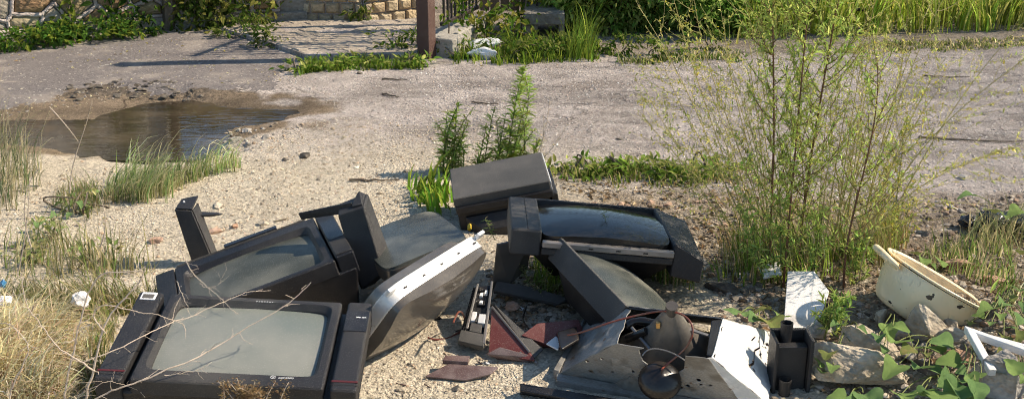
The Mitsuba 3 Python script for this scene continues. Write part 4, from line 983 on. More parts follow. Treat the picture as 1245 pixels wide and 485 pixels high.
# ------------------------------------------------------------------ plants
GRN, YGR, DGR, OLV, STR = (.115, .195, .030), (.26, .31, .05), (.045, .095, .02), (.17, .19, .06), (.50, .42, .24)
def grass(name, poly, n, h0, h1, label, col=GRN, alt=STR, p=.2, bend=(.3, 1.1), az=None, w=(.003, .006), seed=0, mat='leaf', seg=4, tuft=0, cat_=None, kind='stuff'):
    g = np.random.default_rng(seed + 50)
    P0 = shapely.Polygon(poly); P1 = P0.buffer(.05)
    q = in_poly(list(P1.exterior.coords), 3 * n, seed + 1)
    n3 = lambda f, sd: meshkit.noise(np.column_stack([q * f, np.zeros(len(q))]), sd)
    edge = np.clip(shapely.distance(P1.exterior, shapely.points(q)) / .13, 0, 1)
    wgt = n3(11, seed) * .6 + n3(27, seed + 1) * .5 + edge * .9 + g.random(len(q)) * .35
    q = q[np.argsort(-wgt)[:n]]
    edge = np.clip(shapely.distance(P1.exterior, shapely.points(q)) / .13, 0, 1)
    h = np.exp(g.normal(0, .30, n)) * (h0 + (h1 - h0) * np.clip(n3(6, seed + 3) * .75 + edge * .35 - .1 + g.normal(0, .15, n), 0, 1.1))
    a = n3(3.5, seed + 5) * 9 + g.normal(0, .9, n) if az is None else az[0] + (n3(5, seed + 5) - .5) * 2.4 + g.normal(0, az[1], n)
    b_ = bend[0] + (bend[1] - bend[0]) * g.random(n) ** 1.2 + .25
    m, c = blades(ons(q, -.006), h, g.uniform(*w, n) * 1.25, a, b_, tint(n, col, .32, alt, p) * np.exp((n3(9, seed + 7) - .5) * .7)[:, None], seg)
    k = key_for(name); scene[k] = shape(m, mat, False, c); labels[k] = {'label': label}
    if kind: labels[k]['kind'] = kind
    if cat_: labels[k]['category'] = cat_
    return k
PI = math.pi
grass('grass', px_poly((-80, 170), (35, 172), (60, 215), (30, 262), (-80, 262)), 750, .10, .28, 'long grey green grass at the left edge beside the puddle', (.20, .24, .11), (.55, .48, .30), .45, (.6, 2.0), (-.2, .9), (.0022, .0045), 1)
grass('grass', px_poly((105, 238), (150, 222), (235, 205), (300, 196), (292, 208), (235, 230), (200, 249), (140, 254)), 1150, .06, .21, 'bright green grass clump on the sand in front of the puddle', (.31, .40, .15), (.66, .60, .36), .46, (1.0, 2.5), (.05, .6), (.0025, .005), 2)
grass('grass', px_poly((60, 235), (110, 225), (150, 250), (110, 268), (70, 262)), 300, .04, .12, 'thin straggling grass left of the bright green clump', (.2, .24, .08), STR, .45, (.6, 2.0), None, (.002, .004), 3)
grass('grass', px_poly((495, 248), (505, 230), (548, 222), (550, 262), (520, 264)), 150, .05, .13, 'fresh green grass tuft at the left side of the back cabinet', (.17, .31, .04), YGR, .35, (.5, 1.6), None, (.007, .013), 4)
grass('grass', px_poly((672, 205), (760, 203), (880, 210), (905, 222), (860, 232), (740, 236), (680, 222)), 800, .02, .08, 'low green grass strip behind the curved screen set', (.16, .24, .04), (.42, .36, .16), .35, (.5, 2.0), None, (.003, .006), 5, tuft=60)
grass('grass', px_poly((342, 92), (380, 74), (515, 70), (530, 84), (420, 88), (360, 95)), 1100, .02, .07, 'green grass verge along the pavers by the gate post', (.13, .22, .03), YGR, .35, (.5, 1.8), None, (.004, .008), 6)
grass('grass', px_poly((535, 80), (545, 60), (690, 52), (740, 60), (735, 76), (640, 82)), 1600, .03, .11, 'green grass and weeds at the foot of the railing', (.13, .22, .03), YGR, .4, (.4, 1.8), None, (.004, .009), 7)
grass('grass', px_poly((676, 76), (690, 56), (724, 56), (728, 76)), 240, .12, .26, 'taller upright grass tuft at the foot of the railing', (.15, .24, .04), YGR, .35, (.3, 1.3), None, (.004, .007), 27)
grass('grass', px_poly((890, 62), (915, 52), (1000, 48), (1300, 38), (1500, 34), (1500, -22), (880, -6)), 9500, .12, .50, 'tall sunlit yellow green meadow grass behind the yard on the right', (.30, .40, .06), (.50, .48, .15), .38, (.3, 2.0), None, (.006, .013), 8)
grass('grass', px_poly((960, 70), (1060, 52), (1260, 44), (1300, 56), (1100, 68)), 2000, .01, .035, 'low mossy grass along the far edge of the gravel', (.15, .19, .05), STR, .35, (.6, 1.8), None, (.005, .010), 9)
grass('grass', px_poly((730, 76), (900, 64), (900, 74), (760, 82)), 700, .02, .08, 'sparse weeds below the hedge', (.09, .15, .025), STR, .35, (.4, 1.5), None, (.004, .007), 10)
grass('grass', px_poly((640, 318), (700, 310), (712, 352), (665, 368), (640, 352)), 260, .05, .15, 'green grass sprouting between the dumped sets', (.12, .19, .035), YGR, .3, (.3, 1.4), None, (.002, .0045), 11)
grass('grass', px_poly((735, 330), (800, 318), (850, 335), (850, 362), (800, 350)), 420, .06, .18, 'thin green grass between the curved screen set and the sloping set', (.14, .20, .05), STR, .35, (.3, 1.5), None, (.002, .004), 12)
grass('grass', px_poly((845, 300), (900, 255), (1010, 250), (1090, 270), (1080, 345), (960, 350), (880, 335)), 700, .03, .10, 'dry tangled grass under the tall weeds', (.36, .28, .14), (.22, .25, .08), .3, (.8, 2.2), None, (.002, .004), 13, mat='straw')
grass('grass', px_poly((1030, 330), (1060, 285), (1090, 290), (1080, 345)), 420, .08, .22, 'dense straw coloured grass left of the pot', (.36, .29, .13), (.24, .28, .08), .4, (.4, 1.7), None, (.002, .004), 14, mat='straw')
grass('grass', px_poly((1165, 290), (1260, 275), (1300, 310), (1180, 320)), 300, .07, .18, 'pale grass over the black bag', (.27, .29, .13), STR, .4, (.7, 2.0), None, (.002, .004), 15)
grass('grass', [tuple(gp(*q_, .08)[:2]) for q_ in ((-60, 350), (60, 330), (150, 335), (205, 325), (190, 352), (120, 385), (-60, 385))], 1500, .05, .14, 'green and dry grass left of the tilted television', (.18, .21, .07), (.48, .40, .22), .5, (.8, 2.2), None, (.002, .004), 16)
grass('straw_heap', [tuple(gp(*q_, .11)[:2]) for q_ in ((-80, 385), (20, 374), (90, 384), (118, 410), (105, 520), (-80, 520))], 8000, .05, .14, 'heap of cut yellow straw in the lower left corner', (.76, .65, .42), (.50, .43, .22), .25, (1.4, 2.6), None, (.0024, .0046), 17, mat='straw')
grass('straw_heap', [tuple(gp(*q_, .06)[:2]) for q_ in ((100, 440), (120, 395), (150, 360), (160, 372), (118, 520), (100, 520))], 400, .05, .14, 'green stalks between the straw heap and the nearest television', (.17, .21, .06), STR, .5, (.8, 2.0), None, (.002, .004), 18)

grass('grass', px_poly((850, 330), (880, 290), (960, 285), (1060, 300), (1070, 350), (960, 372), (880, 362)), 800, .04, .16, 'green grass round the foot of the tall weeds', (.22, .31, .06), STR, .35, (.4, 1.8), None, (.003, .006), 42)
grass('grass', px_poly((1120, 300), (1245, 320), (1250, 420), (1190, 400), (1120, 345)), 420, .03, .11, 'thin green grass on the rubble behind the pot', (.20, .27, .07), STR, .4, (.5, 1.9), None, (.0025, .005), 43)
def bush(name, centre, size, n, ll, label, catg, col=GRN, alt=YGR, p=.25, group=None, stems=5, lo=.0, mat='leaf', wide=.45, clump=26, droop=.25):
    """A leafy plant: clumps of leaves through an ellipsoid standing on the ground, and a few stems."""
    g = rng; c = np.asarray(centre, float); s = np.asarray(size, float)
    k = thing(name, label, catg, group)
    cl = g.normal(size=(clump, 3)); cl /= np.linalg.norm(cl, axis=1, keepdims=True); cl *= g.uniform(.35, 1, (clump, 1)) ** .5
    w = g.integers(0, clump, n)
    u = cl[w] + g.normal(0, .19, (n, 3))
    pos = c + u * s + [0, 0, s[2] * (1 - lo)]
    pos[:, 2] = np.maximum(pos[:, 2], .012)
    d = u * [1, 1, .6] + g.normal(0, .7, (n, 3)) + [0, 0, -.15]
    nr = g.normal(0, .45, (n, 3)) + [0, 0, 1]
    L = g.uniform(.55, 1.25, n) * ll
    shade = np.exp(g.normal(0, .18, clump))[w][:, None]
    m, cc = leaves(pos, d, nr, L, L * wide * g.uniform(.8, 1.2, n), tint(n, col, .22, alt, p) * shade, .22, droop)
    put(k, 'leaves', m, mat, False, cc, kind='stuff')
    for i in range(stems):
        e = c + cl[i] * s * [.8, .8, .8] + [0, 0, s[2]]
        b = c + [g.normal(0, .15) * s[0], g.normal(0, .15) * s[1], -.02]
        q = spline([b, (b + e) / 2 + g.normal(0, .04, 3), e], 10)
        put(k, 'stem', tube(q, np.linspace(.007, .003, 10), 5), 'bark', 60)
    return k
# hedge along the railing
for i, (x, y, sx, sz, n, col, alt, lab) in enumerate((
        (700, 40, .30, .42, 2200, (.22, .33, .06), (.44, .48, .13), 'leafy bush climbing the railing above the concrete step'),
        (745, 44, .34, .45, 2600, (.17, .28, .055), (.42, .46, .13), 'dark leafy bush with gaps, second in the hedge from the step'),
        (800, 42, .38, .48, 3000, (.17, .30, .06), (.40, .47, .13), 'dense dark green bush in the middle of the hedge'),
        (855, 46, .36, .50, 3000, (.14, .26, .05), (.34, .44, .11), 'dark green bush behind the arching stems'),
        (905, 40, .34, .48, 2200, (.19, .32, .07), (.40, .47, .13), 'green bush at the right end of the hedge by the meadow grass'))):
    b = gp(x, y); bush('bush', (b[0], b[1] + .16, 0), (sx, .24, sz * .62), int(n * 1.4), .058, lab, 'bush', col, alt, .4, None, 8, clump=46)
# vines on the railing and the walls
def vine(pts, n, ll, label, col=GRN, alt=YGR, spread=.05, r=.006, name='vine', catg='vine', wide=.5):
    p = spline(pts, 30); k = thing(name, label, catg)
    put(k, 'stem', tube(p, np.linspace(r, r * .4, 30), 5), 'bark', 60)
    i = rng.integers(0, 30, n); pos = p[i] + rng.normal(0, spread, (n, 3)); pos[:, 2] = np.maximum(pos[:, 2], .01)
    d = rng.normal(0, 1, (n, 3)) + [0, -.5, -.4]; nr = rng.normal(0, .5, (n, 3)) + [.2, -.8, .6]
    L = rng.uniform(.55, 1.2, n) * ll
    m, c = leaves(pos, d, nr, L, L * wide, tint(n, col, .25, alt, .35), .2, .2)
    put(k, 'leaves', m, 'leaf', False, c, kind='stuff')
R0 = GP + (.09, .15)
def rl(t, z): q = R0 * (1 - t) + R1 * t; return np.array([q[0] + .02, q[1] - .05, z])
vine([rl(.1, .0), rl(.15, .3), rl(.2, .8), rl(.15, 1.3)], 80, .05, 'green vine climbing the first bars next to the brown post', (.10, .19, .025), (.24, .28, .05), .05)
vine([rl(.45, .0), rl(.5, .4), rl(.42, .9), rl(.5, 1.4)], 260, .055, 'thick green vine in the middle of the short railing', (.08, .17, .02), (.20, .26, .04), .035)
vine([rl(.5, .05), rl(.8, .25), rl(.9, .5), rl(1., 1.2)], 220, .055, 'yellowing vine at the far end of the short railing', (.14, .18, .03), (.34, .30, .05), .06)
v0 = gp(640, 46)
vine([v0 + (-.05, .02, .02), v0 + (0, .1, .25), v0 + (.02, .2, .7), v0 + (0, .2, 1.3)], 260, .055, 'vine with yellow leaves beside the gate', (.11, .18, .03), (.36, .31, .04), .06)
v0 = gp(605, 50)
vine([v0 + (-.10, -.05, .03), v0 + (0, .0, .17), v0 + (.12, -.05, .10), v0 + (.2, .0, .05)], 200, .06, 'vine trailing over the white sacks', (.11, .18, .03), (.34, .32, .07), .06)
def wl(t, z, a=W0, b=W1, off=.05):
    q = a * (1 - t) + b * t; u_ = (b - a) / np.linalg.norm(b - a); n_ = np.array([u_[1], -u_[0]]); return np.array([*(q + n_ * off), z])
vine([wl(.63, .02), wl(.64, .3), wl(.63, .8)], 110, .055, 'thin green vine on the left part of the stone wall', (.11, .2, .025), YGR, .03)
vine([wl(.78, .02), wl(.79, .25), wl(.78, .9)], 420, .075, 'dark leafy vine on the grey part of the stone wall', (.045, .10, .02), GRN, .09)
vine([wl(.99, .0), wl(1.0, .3), wl(.97, .8), wl(.99, 1.3)], 160, .06, 'thick old vine trunk at the corner of the two stone walls', GRN, YGR, .1, .05)
for t, n, l in ((.16, 700, 'vine hanging over the straight stone wall, left one'), (.34, 800, 'vine hanging over the straight stone wall, middle one'), (.62, 420, 'vine hanging over the straight stone wall, right one')):
    a_ = lambda tt, z: wl(tt, z, W1, W2, .06)
    vine([a_(t, .02), a_(t + .03, .22), a_(t - .03, .42), a_(t, .6)], n, .06, l, (.10, .15, .03), (.28, .27, .07), .09)
for i, (t, n, lab) in enumerate(((.40, 320, 'leafy weed at the wall foot at the left edge of the picture'), (.52, 420, 'leafy weed at the wall foot below the tan stones'), (.62, 480, 'leafy weed at the wall foot under the thin vine'), (.71, 380, 'leafy weed at the wall foot left of the dark vine'), (.86, 260, 'dark weed at the wall foot right of the dark vine'))):
    q = wl(t, 0, off=.16); bush('weed', q, (.24, .09, .07), n, .05, lab, 'weed', (.085, .17, .03) if i < 4 else DGR, YGR, .25, None, 2, clump=14)
for i, (x, y, lab) in enumerate(((312, 40, 'straggling weed where the pavers meet the stone wall'), (290, 46, 'straggling weed at the end of the straight stone wall'), (335, 58, 'weed in the joint between asphalt and pavers'), (440, 28, 'weed at the corner of the block pillar'), (500, 62, 'weed beside the footing of the brown post'), (470, 62, 'weed on the verge left of the brown post'))):
    q = gp(x, y); bush('weed', (q[0], q[1], 0), (.14, .09, .07), 130, .05, lab, 'weed', (.10, .16, .03), (.26, .28, .08), .3, None, 2, clump=9)
for i, (x, y, lab) in enumerate(((690, 66, 'weed at the foot of the hedge near the step'), (760, 66, 'weed at the foot of the hedge, second from the step'), (800, 70, 'weed on the gravel edge below the middle of the hedge'), (860, 62, 'weed at the foot of the hedge under the arching stems'), (560, 70, 'weed right of the brown post footing'), (620, 72, 'weed in front of the concrete step'), (655, 70, 'weed in front of the dark hollow of the step'))):
    q = gp(x, y); bush('weed', (q[0], q[1], 0), (.18, .09, .06), 190, .045, lab, 'weed', (.10, .17, .03), (.26, .28, .08), .3, None, 2, clump=10)

for i, (x, y, lab) in enumerate(((690, 212, 'leafy weed close behind the left end of the curved screen set'), (722, 208, 'leafy weed in the low green strip, second from the cabinet'), (760, 215, 'leafy weed in the low green strip, third from the cabinet'), (795, 212, 'leafy weed in the low green strip, fourth from the cabinet'), (838, 218, 'leafy weed in the low green strip, fifth from the cabinet'), (868, 212, 'leafy weed at the right end of the low green strip'), (365, 86, 'weed at the left end of the green verge'), (400, 82, 'weed on the green verge, second from its left end'), (440, 80, 'weed in the middle of the green verge'), (492, 80, 'weed on the green verge just left of the brown post'))):
    q = gp(x, y); bush('weed', (q[0], q[1], 0), (.17, .10, .03), 110, .05, lab, 'weed', (.19, .29, .05), (.38, .40, .12), .3, None, 2, clump=12)
# willow leaved plants behind the cabinet
def herb(label, pts, n_leaf, ll, ww, col, alt=YGR, p=.25, r=.004, t0=.15, name='weed', catg='weed', up=.5, stemcol=(.16, .17, .06), jit=.0, droop=.3, group=None):
    """A single stem with leaves set along it."""
    q = spline(pts, 40); k = thing(name, label, catg, group)
    m = tube(q, np.linspace(r, r * .35, 40), 6)
    put(k, 'stem', m, 'stem', 60, np.tile(stemcol, (len(m.vertices), 1)) if False else None) if False else put(k, 'stem', m, 'twig' if stemcol == 'dry' else 'stem', True, None if stemcol == 'dry' else np.tile(stemcol, (len(m.vertices), 1)))
    t = rng.uniform(t0, 1, n_leaf) ** .85; i = np.minimum((t * 39).astype(int), 39)
    a = rng.uniform(0, 2 * PI, n_leaf)
    d = np.stack([np.cos(a), np.sin(a), rng.normal(up, .3, n_leaf)], 1)
    L = ll * rng.uniform(.6, 1.15, n_leaf) * (1.1 - .55 * t)
    mm, c = leaves(q[i] + rng.normal(0, jit, (n_leaf, 3)) if jit else q[i], d, rng.normal(0, .3, (n_leaf, 3)) + [0, 0, 1], L, np.full(n_leaf, ww) * (1.1 - .4 * t), tint(n_leaf, col, .22, alt, p), .2, droop)
    put(k, 'leaves', mm, 'leaf', False, c, kind='stuff')
    return k
Yp = 4.75
WIL = (.34, .46, .12)
herb('tall willow leaved weed leaning right behind the back cabinet', [gy(604, 232, Yp), gy(618, 180, Yp), gy(628, 120, Yp), gy(641, 76, Yp)], 240, .085, .014, WIL, up=.55)
herb('willow leaved weed with a nodding tip beside the tallest one', [gy(612, 232, Yp + .1), gy(632, 170, Yp + .1), gy(642, 110, Yp + .1), gy(634, 84, Yp + .08)], 190, .08, .014, WIL, up=.5)
herb('weed with a crown of broad leaves standing left of the willow leaved ones', [gy(548, 230, Yp), gy(552, 180, Yp), gy(556, 122, Yp)], 26, .075, .019, (.11, .22, .03), t0=.3, up=.6)
for i in range(26):
    x = rng.uniform(522, 645); y = 238 - rng.uniform(0, 8); h_ = rng.uniform(40, 112)
    herb('slender green weed in the stand behind the back cabinet', [gy(x, y, Yp + rng.uniform(-.15, .2)), gy(x + rng.normal(4, 6), y - h_ * .5, Yp), gy(x + rng.normal(16, 12), y - h_, Yp)], 64, .075, .012, WIL, alt=(.36, .34, .12), up=.5, group='slender weeds in the stand behind the back cabinet')
for i, (x0, x1, y1) in enumerate(((650, 668, 118), (640, 690, 150), (655, 660, 140))):
    herb(('dry reddish stalk right of the willow leaved weeds', 'dry stalk leaning far right beside the willow leaved weeds', 'thin dry stalk close to the willow leaved weeds')[i], [gy(x0 - 20, 225, Yp), gy((x0 + x1) / 2, (225 + y1) / 2, Yp), gy(x1, y1, Yp)], 22, .03, .004, (.35, .27, .12), STR, .4, .0025, stemcol='dry')

# the tall feathery weeds on the right
def tall(label, pts, r, nb, bl, leafn, ll, lw, col, alt, stemcol, t0=.12, up=.75, p=.3, catg='weed', name='tall_weed', bl_top=.35, az=None, fl=0, bcol=None):
    q = spline(pts, 60); k = thing(name, label, catg)
    m = tube(q, np.linspace(r, r * .35, 60), 7); put(k, 'stem', m, 'stem', True, np.tile(stemcol, (len(m.vertices), 1)) * np.exp(rng.normal(0, .1, (len(m.vertices), 1))))
    bm, P_, D_ = [], [], []
    for b in range(nb):
        t = t0 + (1 - t0) * ((b + rng.random()) / nb) ** .9; i = min(int(t * 59), 58); a = rng.uniform(0, 2 * PI) if az is None else rng.normal(az[0], az[1])
        ax = q[min(i + 3, 59)] - q[max(i - 3, 0)]; ax /= np.linalg.norm(ax)
        d = np.array([math.cos(a), math.sin(a), 0]); d = d - ax * (d @ ax); d /= np.linalg.norm(d)
        L = bl * (1 - (1 - bl_top) * t) * rng.uniform(.6, 1.2)
        s_ = np.linspace(0, 1, 8)[:, None]
        c = q[i] + (d * (s_ - .15 * s_ ** 2) + ax * up * s_ ** 1.4 * .9 + rng.normal(0, .03, (1, 3)) * s_ ** 2) * L
        bm.append(tube(c, np.linspace(r * .36, r * .14, 8), 4, False))
        n_ = rng.poisson(leafn * 1.7); u = rng.random(n_); j = np.minimum((u * 7).astype(int), 6); f_ = (u * 7 - j)[:, None]
        P_.append(c[j] * (1 - f_) + c[j + 1] * f_); D_.append(d * .5 + ax * .5 + rng.normal(0, .8, (n_, 3)))
    bb = cat(*bm)
    put(k, 'branches', bb, 'stem', True, np.tile(bcol or stemcol, (len(bb.vertices), 1)) * 1.1, kind='stuff')
    P_, D_ = np.vstack(P_), np.vstack(D_); n = len(P_)
    L = ll * 1.35 * rng.uniform(.5, 1.3, n)
    mm, c = leaves(P_, D_, rng.normal(0, .5, (n, 3)) + [0, 0, 1], L, np.full(n, lw * 1.4) * rng.uniform(.7, 1.3, n), tint(n, col, .25, alt, p), .2, .15)
    put(k, 'leaves', mm, 'leaf', False, c, kind='stuff')
    if fl:
        s_ = rng.integers(0, n, fl); ff, fc = leaves(P_[s_] + rng.normal(0, .004, (fl, 3)), rng.normal(0, 1, (fl, 3)), rng.normal(0, 1, (fl, 3)), np.full(fl, .008), np.full(fl, .007), tint(fl, (.55, .46, .05), .2), .1, 0)
        put(k, 'flowers', ff, 'leaf', False, fc, kind='stuff')
RED, YEL = (.15, .075, .042), (.42, .35, .14)
FEA, FEB = (.40, .50, .13), (.54, .57, .17)
def st(*p, Y=3.55, dY=0.): return [gy(x, y, Y + dY * i) for i, (x, y) in enumerate(p)]
tall('tall feathery weed with a straight dark red stem, left of the three main ones', st((938, 350), (938, 250), (941, 150), (940, 60), (943, -60), Y=3.5), .0048, 48, .23, 22, .022, .0045, FEA, FEB, RED, up=1.35)
tall('tall feathery weed with a dark stem, middle of the three main ones', st((952, 352), (962, 240), (970, 150), (978, 60), (992, -60), Y=3.45), .0044, 48, .23, 22, .022, .0045, FEA, FEB, RED, up=1.35)
tall('tall feathery weed with the most slanted dark stem of the three main ones', st((968, 345), (982, 220), (998, 120), (1012, 40), (1030, -50), Y=3.55), .0052, 48, .24, 22, .022, .0045, FEA, FEB, RED, up=1.35)
tall('feathery weed with a red stem curving up right of the three main ones', st((1026, 352), (1040, 250), (1060, 165), (1066, 70), Y=3.4), .0042, 34, .2, 14, .018, .004, FEA, FEB, RED, up=1.35)
for x, y, x1, y1, lab in ((930, 350, 908, 255, 'short bushy feathery weed left of the dark stems'), (985, 352, 1000, 262, 'short bushy feathery weed right of the dark stems'), (950, 352, 948, 240, 'short bushy feathery weed at the foot of the dark stems'), (1002, 412, 1018, 362, 'small fresh feathery weed above the black moulding'), (1035, 360, 1050, 290, 'short feathery weed left of the pot')):
    tall(lab, st((x, y), ((x + x1) / 2, (y + y1) / 2 - 4), (x1, y1), Y=3.45 if y < 400 else 3.0), .003, 13, .085, 10, .024, .0055, (.30, .42, .11), FEB, (.14, .15, .05), up=.9)
SPC, SPA = (.44, .48, .14), (.62, .56, .18)
for pts, lab, Y in (
        (((925, 340), (890, 220), (852, 110), (822, 10), (812, -30)), 'arching sparse stalk leaning left from the clump, highest one', 3.7),
        (((935, 335), (905, 200), (862, 80), (842, -20)), 'arching sparse stalk leaning left behind the dark stems', 3.65),
        (((915, 335), (868, 240), (820, 170), (790, 120)), 'low sparse stalk leaning farthest left', 3.75),
        (((920, 330), (885, 230), (840, 150), (800, 60)), 'sparse stalk leaning left between the low and the high one', 3.7),
        (((930, 330), (920, 220), (895, 120), (880, 20)), 'sparse upright stalk just left of the dark stems', 3.75),
        (((1040, 340), (1090, 225), (1150, 150), (1215, 95), (1262, 60)), 'sparse stalk arching right towards the upper edge', 3.5),
        (((1045, 340), (1095, 245), (1160, 205), (1240, 175)), 'sparse stalk arching low to the right', 3.4),
        (((1040, 335), (1075, 230), (1110, 140), (1150, 70)), 'sparse stalk rising right beside the yellow green plant', 3.6),
        (((1020, 335), (1050, 200), (1090, 110), (1098, 50)), 'sparse yellow stalk right of the red stemmed weed', 3.7),
        (((1000, 330), (1030, 220), (1048, 120), (1058, 40)), 'sparse stalk between the dark stems and the red stemmed weed', 3.7),
        (((1005, 335), (1020, 230), (1010, 140), (1060, 20)), 'sparse stalk crossing behind the slanted dark stem', 3.75)):
    tall(lab, st(*pts, Y=Y), .0026, 28, .28, 8, .014, .0038, SPC, SPA, YEL, up=.9, t0=.2, bl_top=.5, fl=60, name='stalk', catg='stalk', bcol=(.42, .36, .14))
for i in range(26):
    x0 = rng.uniform(910, 1055); dx = (x0 - 975) * rng.uniform(.7, 2.4) + rng.normal(0, 25); top = rng.uniform(-30, 170)
    tall(f'thin bare stalk with tiny leaves among the tall weeds', st((x0, 338), (x0 + dx * .35, 338 - (338 - top) * .42), (x0 + dx * .75, 338 - (338 - top) * .78), (x0 + dx * 1.08, top), Y=rng.uniform(3.45, 3.85)), .0026, 15, .22, 6, .012, .0034, SPC, SPA, YEL, up=1.0, t0=.25, bl_top=.6, name='stalk', catg='stalk', bcol=(.45, .36, .17))
    labels[[k_ for k_ in labels if k_.startswith('stalk') and '__' not in k_][-1]]['group'] = 'thin bare stalks among the tall weeds'
tall('bushy yellow green plant with small yellow flowers left of the pot', st((1082, 335), (1088, 260), (1096, 190), (1100, 150), Y=3.7), .0032, 28, .13, 11, .016, .004, (.34, .40, .09), (.46, .46, .10), (.2, .2, .07), up=1.0, fl=160)
tall('second yellow green plant close behind the bushy flowering one', st((1062, 335), (1074, 260), (1078, 200), Y=3.8), .003, 20, .12, 9, .016, .004, (.34, .40, .09), (.46, .46, .10), (.2, .2, .07), up=1.0, fl=90)

# broad leaved weeds on the rubble
def big_leaf(L, W, seed, lobes=0):
    g = np.random.default_rng(seed); n = 26
    th = np.linspace(-PI, PI, n, endpoint=False)
    r = 1 + (.16 * np.cos(3 * th) if lobes else 0) + g.normal(0, .03, n)
    o = np.column_stack([L * (.5 + .5 * np.cos(th) * r), W * .5 * np.sin(th) * r * (1.12 - .25 * np.cos(th))])
    o[np.argmin(np.abs(th + PI))] = (L * .07, 0)
    mid = np.column_stack([L * .48 + (o[:, 0] - L * .48) * .55, o[:, 1] * .55])
    cu = g.uniform(.1, .6); z = lambda q: cu * np.abs(q[:, 1]) - .35 * (q[:, 0] - L * .3) ** 2 / L + .10 * L * (meshkit.noise(np.column_stack([q / L * 3.2, np.full(len(q), seed * 1.)]), seed) - .5)
    v = np.vstack([np.column_stack([o, z(o)]), np.column_stack([mid, z(mid)]), [[L * .48, 0, -.0]]])
    i = np.arange(n); j = (i + 1) % n
    f = np.vstack([np.stack([i, j, n + j], 1), np.stack([i, n + j, n + i], 1), np.stack([n + i, n + j, np.full(n, 2 * n)], 1)])
    return tm(v, f)
def broad(label, spots, L, seed, mats=('leaf_big', 'leaf_big_b'), lobes=1, name='broadleaf_weed', z=(.05, .12), p=.45):
    g = np.random.default_rng(seed); k = thing(name, label, 'weed')
    base = np.mean([gp(*s)[:2] for s in spots], 0); root = on(base[0], base[1], -.01)
    for i, s in enumerate(spots):
        q = gp(s[0], s[1]); h = on(q[0], q[1]); c = gp(s[0], s[1], h[2] * .9 + g.uniform(*z))
        yaw = math.degrees(math.atan2(c[1] - root[1], c[0] - root[0])) + g.normal(0, 45)
        l = L * g.uniform(.45, 1.05)
        M = euler('zyx', yaw, g.uniform(-5, 32), g.normal(0, 22))
        b = c - M @ np.array([l * .48, 0, 0])
        put(k, 'leaf', move(big_leaf(l, l * g.uniform(.72, .95), seed * 31 + i, lobes), M, b), 'leaf_big_c' if g.random() < .22 else mats[int(g.random() < p)], True)
        st_ = spline([root + (*g.normal(0, .015, 2), 0), (root + b) / 2 + (0, 0, .02), b], 8)
        m = tube(st_, .0016, 5); put(k, 'stalk', m, 'stem', True, np.tile((.17, .19, .06), (len(m.vertices), 1)))
broad('broad lobed weed among the dark stones below the pot', [(1132, 424), (1118, 446), (1140, 452), (1152, 466), (1088, 414), (1086, 448), (1158, 440), (1126, 430), (1150, 418)], .085, 3)
broad('broad leaved weed at the bottom edge right of the tan slab', [(1112, 478), (1128, 482), (1160, 476), (1172, 482), (1100, 482), (1146, 484)], .09, 4)
broad('broad leaved weed in front of the large tan slab', [(1020, 484), (1040, 488), (1058, 487)], .075, 5)
broad('broad leaved weed on the rubble behind the large tan slab', [(1026, 424), (1032, 412), (1018, 418), (1048, 400)], .05, 6, p=.8)
broad('broad leaved weed beside the upper corner of the white shield panel', [(938, 392), (905, 380), (890, 378), (928, 376), (918, 386), (950, 384)], .085, 7)
broad('leafy creeper right of the pot above the white frame', [(1190, 385), (1205, 392), (1216, 384), (1230, 398), (1200, 376), (1238, 408), (1180, 392), (1222, 412), (1242, 388)], .055, 8, p=.5)
broad('yellow green weed between the pot and the brick fragment', [(1122, 318), (1135, 324), (1145, 318), (1112, 308)], .055, 9, p=.95)
broad('young leafy plant sprouting at the black bag', [(1176, 238), (1204, 256), (1236, 256), (1240, 306), (1222, 262)], .07, 10, p=.8, z=(.08, .16))
broad('dark broad leaved weed right of the white board', [(1010, 385), (1022, 378), (1018, 394), (1002, 392)], .08, 11, p=.1)
broad('single ribbed leaf lying on the straw heap', [(42, 430)], .095, 12, p=0, lobes=0, z=(.03, .04))
broad('broad leaved weed at the right edge below the white frame', [(1232, 446), (1244, 460), (1218, 440), (1212, 452)], .06, 13)
broad('small thistle like weed on the sand left of the bent bracket', [(52, 268), (66, 262), (58, 276), (44, 272), (72, 280), (84, 262), (96, 248)], .045, 14, p=.2, z=(.03, .10))

broad('broad leaved weed in front of the pot on the stones', [(1095, 398), (1080, 402), (1068, 410), (1104, 424), (1075, 424)], .055, 21)
broad('broad leaved weed filling the gap left of the pitted corner stone', [(1170, 452), (1182, 462), (1176, 440), (1190, 456), (1188, 474), (1165, 462)], .06, 22)
broad('creeper at the right edge below the flat reddish stone', [(1232, 362), (1244, 372), (1220, 368), (1240, 352), (1212, 372), (1228, 380)], .05, 23)
broad('broad leaved weed between the black moulding and the tan slab', [(998, 440), (1006, 430), (1000, 452), (1012, 446)], .05, 24, p=.7)
